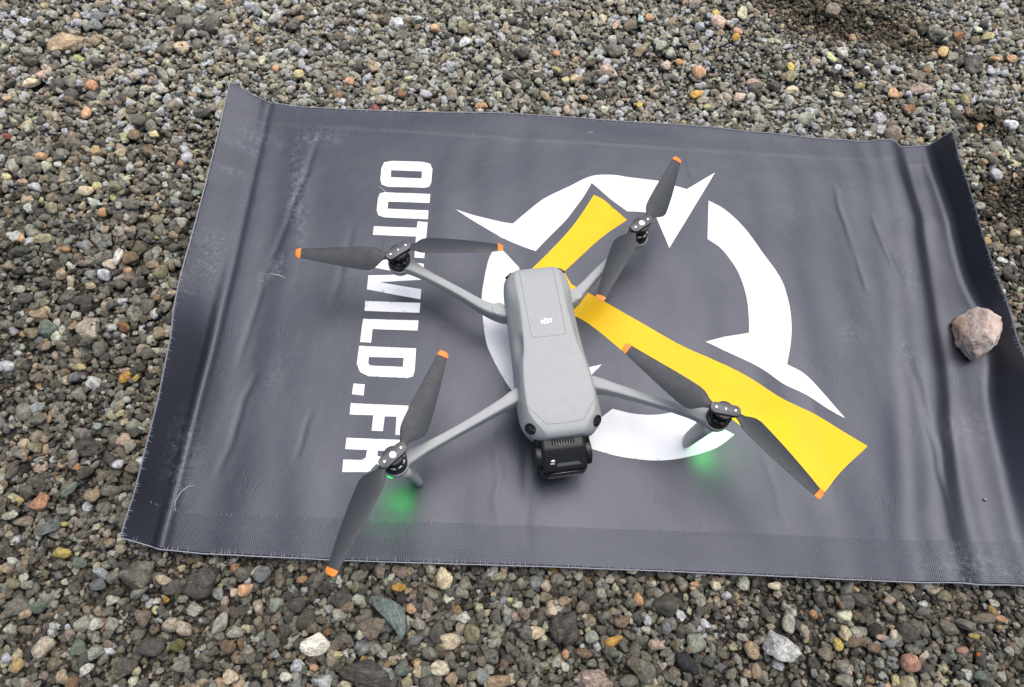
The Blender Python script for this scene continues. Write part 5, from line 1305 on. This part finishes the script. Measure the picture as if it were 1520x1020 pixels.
def build_arm(key):
    st = catmull(ARM[key], 6)
    rings = []
    for i, (x, y, z, w, h) in enumerate(st):
        a, b = st[max(i - 1, 0)], st[min(i + 1, len(st) - 1)]
        t = Vector((b[0] - a[0], b[1] - a[1], b[2] - a[2])).normalized()
        s = t.cross(Vector((0, 0, 1))).normalized(); up = s.cross(t)
        ring = []
        for k in range(28):
            an = 2 * math.pi * k / 28
            c, d = math.cos(an), math.sin(an)
            e = 0.36
            px, pz = math.copysign(abs(c) ** e, c) * w * .47, math.copysign(abs(d) ** e, d) * h * .46
            px *= 1 - .16 * (.5 + pz / h)
            ring.append((Vector((x, y, z)) + s * px + up * pz) * MM + Vector((0, 0, ZOFF)))
        rings.append(np.array([p[:] for p in ring]))
    arm = skin("arm", rings, M_BODY, drone)
    ou = -1 if key[1] == 'L' else 1
    if key[0] == 'R':
        jx, jy, jz = ARM[key][1][:3]
        jx += ou * 3; jy += 2
        jt = lathe("hinge", [(.01, jz - 10), (6.6, jz - 10), (7.4, jz - 8.5), (7.4, jz + 8.6), (6.8, jz + 9.3), (.01, jz + 9.5)], (jx, jy, ZOFF * 1000), M_BODY, arm, 32)
        lathe("screw", [(.01, 0), (1.3, 0), (1.3, .5), (.01, .5)], (jx + ou * 6.9, jy - 1.5, jz + 3 + ZOFF * 1000), M_BLACK, jt, 12, (ou, -.2, .15))
    hx, hy, hz = HUB[key]
    front = key[0] == 'F'
    b0 = hz - 30.5 if front else hz - 30
    zz = ZOFF * 1000
    # the cup at the arm's end and the motor in it
    lathe("motor_cup", [(.01, b0 - 7), (8, b0 - 7), (11.8, b0 - 5), (13.0, b0 - 1), (13.2, b0 + 4.5), (12.4, b0 + 4.8), (11.9, b0 + 3.6), (.01, b0 + 3.6)], (hx, hy, zz), M_BODY, arm, 44)
    mot = lathe("motor", [(.01, b0 + 3), (11.3, b0 + 3), (11.7, b0 + 4), (11.7, b0 + 14.8), (11.2, b0 + 16.2), (10.6, b0 + 16.2), (10.2, b0 + 15), (7, b0 + 14.2), (.01, b0 + 14.2)], (hx, hy, zz), M_BLACK, arm, 48)
    # bright spokes between dark openings on top of the bell
    for k in range(9):
        a0, a1 = math.radians(k * 40 + 6), math.radians(k * 40 + 34)
        inner, outer = [], []
        pts = [(r * math.cos(a), r * math.sin(a)) for r, aa in ((8.3, (a0, a1)), (10.3, (a1, a0))) for a in np.linspace(aa[0], aa[1], 5)]
        skin("bell_segment", [np.array([(hx + x, hy + y, b0 + z + zz) for x, y in pts]) * MM for z in (14.6, 15.9)], M_RIM if key in ('RR', 'FL') else M_PLATE, mot)
    lathe("hub_cone", [(.01, b0 + 14), (7.6, b0 + 14), (7.6, b0 + 20), (6.6, b0 + 22), (6.0, b0 + 26.6), (.01, b0 + 26.6)], (hx, hy, zz), M_BLACK, mot, 36)
    if front:
        sgn = -1 if key == 'FL' else 1
        tip = Vector((-139, -233.5, 1.2)) if key == 'FL' else Vector((149.5, -229.5, 1.2))
        base = Vector((hx - sgn * 5, hy - 1, b0 - 2))
        rings = []
        for f, w, d in ((0, 11, 6), (.2, 10.4, 5.2), (.55, 9.6, 4.6), (.85, 9.0, 4.0), (.96, 8.2, 3.4), (1, 6.2, 2.2)):
            c = base.lerp(tip, f); ring = []
            wd = Vector((.55 * sgn, .83, 0)).normalized() if False else Vector((sgn * .35, .94, 0)).normalized()
            dd = Vector((-wd.y, wd.x, 0))
            for k in range(20):
                an = 2 * math.pi * k / 20
                ring.append(((c + wd * math.copysign(abs(math.cos(an)) ** .7, math.cos(an)) * w + dd * math.copysign(abs(math.sin(an)) ** .7, math.sin(an)) * d) * MM + Vector((0, 0, ZOFF)))[:])
            rings.append(np.array(ring))
        skin("landing_leg", rings, M_BODY, arm)
        # the green lamp under the motor
        em = MatBuilder("green_lamp")
        em.b.inputs["Base Color"].default_value = (.02, .5, .15, 1)
        em.b.inputs["Emission Color"].default_value = (.0, 1.0, .10, 1)
        em.b.inputs["Emission Strength"].default_value = 1.6
        led = lathe("lamp", [(.01, -2), (2.8, -2), (3.6, -1), (3.6, 2.0), (.01, 2.0)], (hx + sgn * 5.5, hy - 7.5, b0 - 6.5 + zz), em.m, arm, 24)
        ld = bpy.data.lights.new("lamp_light", 'SPOT'); ld.energy = LED_W * (2.2 if sgn > 0 else 1.0); ld.color = (.0, 1.0, .08); ld.shadow_soft_size = .003
        ld.spot_size = math.radians(105); ld.spot_blend = 1.0
        lo = bpy.data.objects.new("lamp_light", ld); COL.objects.link(lo); lo.parent = drone
        lo.location = ((hx + (15 if sgn > 0 else -7)) * MM, (hy - (9 if sgn > 0 else 8)) * MM, (b0 - 11.5) * MM)
        lo.rotation_euler = Vector((.35 if sgn > 0 else -.25, -.25, -1)).to_track_quat('-Z', 'Y').to_euler()
    return arm
LED_W = .05

def build_prop(key):
    hx, hy, hz = HUB[key]; hz += ZOFF * 1000
    root = bpy.data.objects.new("propeller", None); COL.objects.link(root); root.parent = drone
    root.empty_display_size = .01
    p0, p1 = (Vector((*p, 0)) for p in PIVOT[key])
    ax = (p1 - p0).normalized(); sd = Vector((-ax.y, ax.x, 0)); half = (p1 - p0).length / 2
    mid = Vector((hx, hy, 0))
    def plate(name, L, w, z0, z1, mat, waist=0.0):
        out = []
        for k in range(36):
            a = 2 * math.pi * k / 36
            cx = (half if math.cos(a) >= 0 else -half) * (L / 1.0)
            out.append((cx + w * math.cos(a), w * math.sin(a)))
        # fill the straight sides
        rings = []
        for z, k in ((z0, .96), (z0 + .3, 1), (z1 - .4, 1), (z1, .93)):
            rings.append(np.array([(mid + ax * (x - math.copysign(w * (1 - k), x)) + sd * y * k)[:2] + (z,) for x, y in out]) * MM)
        return auto_smooth(skin(name, rings, mat, root), 40)
    plate("hub_plate", 1.0, 5.6, hz - 2.2, hz + .2, M_PLATE)
    plate("hub_base", .98, 5.2, hz - 6.6, hz - 5.0, M_BLACK)
    lathe("hub_boss", [(.01, hz - 6), (9.4, hz - 6), (9.4, hz - 3.2), (8.8, hz - 2.6), (.01, hz - 2.6)], (hx, hy, 0), M_BLACK, root, 36)
    for p in (p0, p1):
        lathe("screw", [(.01, hz), (1.25, hz), (1.25, hz + .35), (.9, hz + .6), (.01, hz + .6)], (p.x, p.y, 0), M_METAL, root, 16)
    lathe("centre_ring", [(2.3, hz + .1), (3.0, hz + .1), (3.0, hz + .5), (2.3, hz + .5)], (hx, hy, 0), M_METAL, root, 24) if key in ('FL', 'RR') else None
    lathe("centre_screw", [(.01, hz), (1.2, hz), (1.2, hz + .5), (.8, hz + .8), (.01, hz + .8)], (hx, hy, 0), M_METAL, root, 20)
    sp = SPIN[key]
    for P, T in zip((p0, p1), TIP[key]):
        T = Vector((*T, 0)); d = (T - P); R = d.length; d.normalize()
        lead = Vector((-d.y, d.x, 0)) * sp       # direction of travel
        def section(t):
            c = np.interp(t, [0, .05, .09, .13, .17, .22, .3, .45, .6, .8, .92, .97, 1.0], [7, 7.5, 10.5, 17.5, 23, 25.6, 25.2, 22.6, 19.2, 14.4, 11.2, 10, 7.5])
            le = np.interp(t, [0, .05, .09, .13, .17, .22, .3, .45, .6, .8, .92, 1.0], [3.5, 3.7, 5.0, 7.2, 8.8, 9.4, 9.3, 8.6, 7.5, 6.0, 5.1, 4.0])
            pitch = math.radians(np.interp(t, [0, .08, .18, .3, .6, 1], [6, 10, 17, 18, 13, 8]))
            th = np.interp(t, [0, .08, .2, .5, 1], [3.2, 2.8, 1.7, 1.2, .8])
            zc = hz - 3.7 - 1.2 * t
            ring = []
            xs = (1 - np.cos(np.linspace(0, math.pi, 9))) / 2
            up = [(x, .055 * 4 * x * (1 - x) * c + th * (.9 * math.sqrt(max(x, 0)) - .9 * x) + .15) for x in xs]
            dn = [(x, .055 * 4 * x * (1 - x) * c - th * (.5 * math.sqrt(max(x, 0)) - .5 * x) - .15) for x in xs[::-1]]
            for x, y in up + dn:
                a = le - x * c          # along the chord, from the leading edge back
                a2, z2 = a * math.cos(pitch) - y * math.sin(pitch), a * math.sin(pitch) + y * math.cos(pitch)
                q = P + d * (R * t) + lead * a2
                ring.append((q.x * MM, q.y * MM, (zc + z2) * MM))
            return np.array(ring)
        bl = skin("blade", [section(t) for t in np.concatenate([[-.04], np.concatenate([np.linspace(0, .26, 15), np.linspace(.29, .955, 20)])])], M_BLADE, root)
        auto_smooth(bl, 50)
        def tip_section(t, k):
            s = section(min(t, 1.0)); m = s.mean(0); return m + (s - m) * k + (0, 0, .0003)
        tp = skin("blade_tip", [tip_section(t, k) for t, k in ((.945, 1.03), (.95, 1.08), (.96, 1.1), (.972, 1.08), (.985, 1.04), (.994, .96), (1.0, .8))], M_ORANGE, bl)
        # the back half of the tip steps inward
        m = section(.90)
    return root
for key in ('FL', 'FR', 'RL', 'RR'):
    build_arm(key)
    build_prop(key)

scene.render.engine = 'CYCLES'
scene.cycles.max_bounces = 8
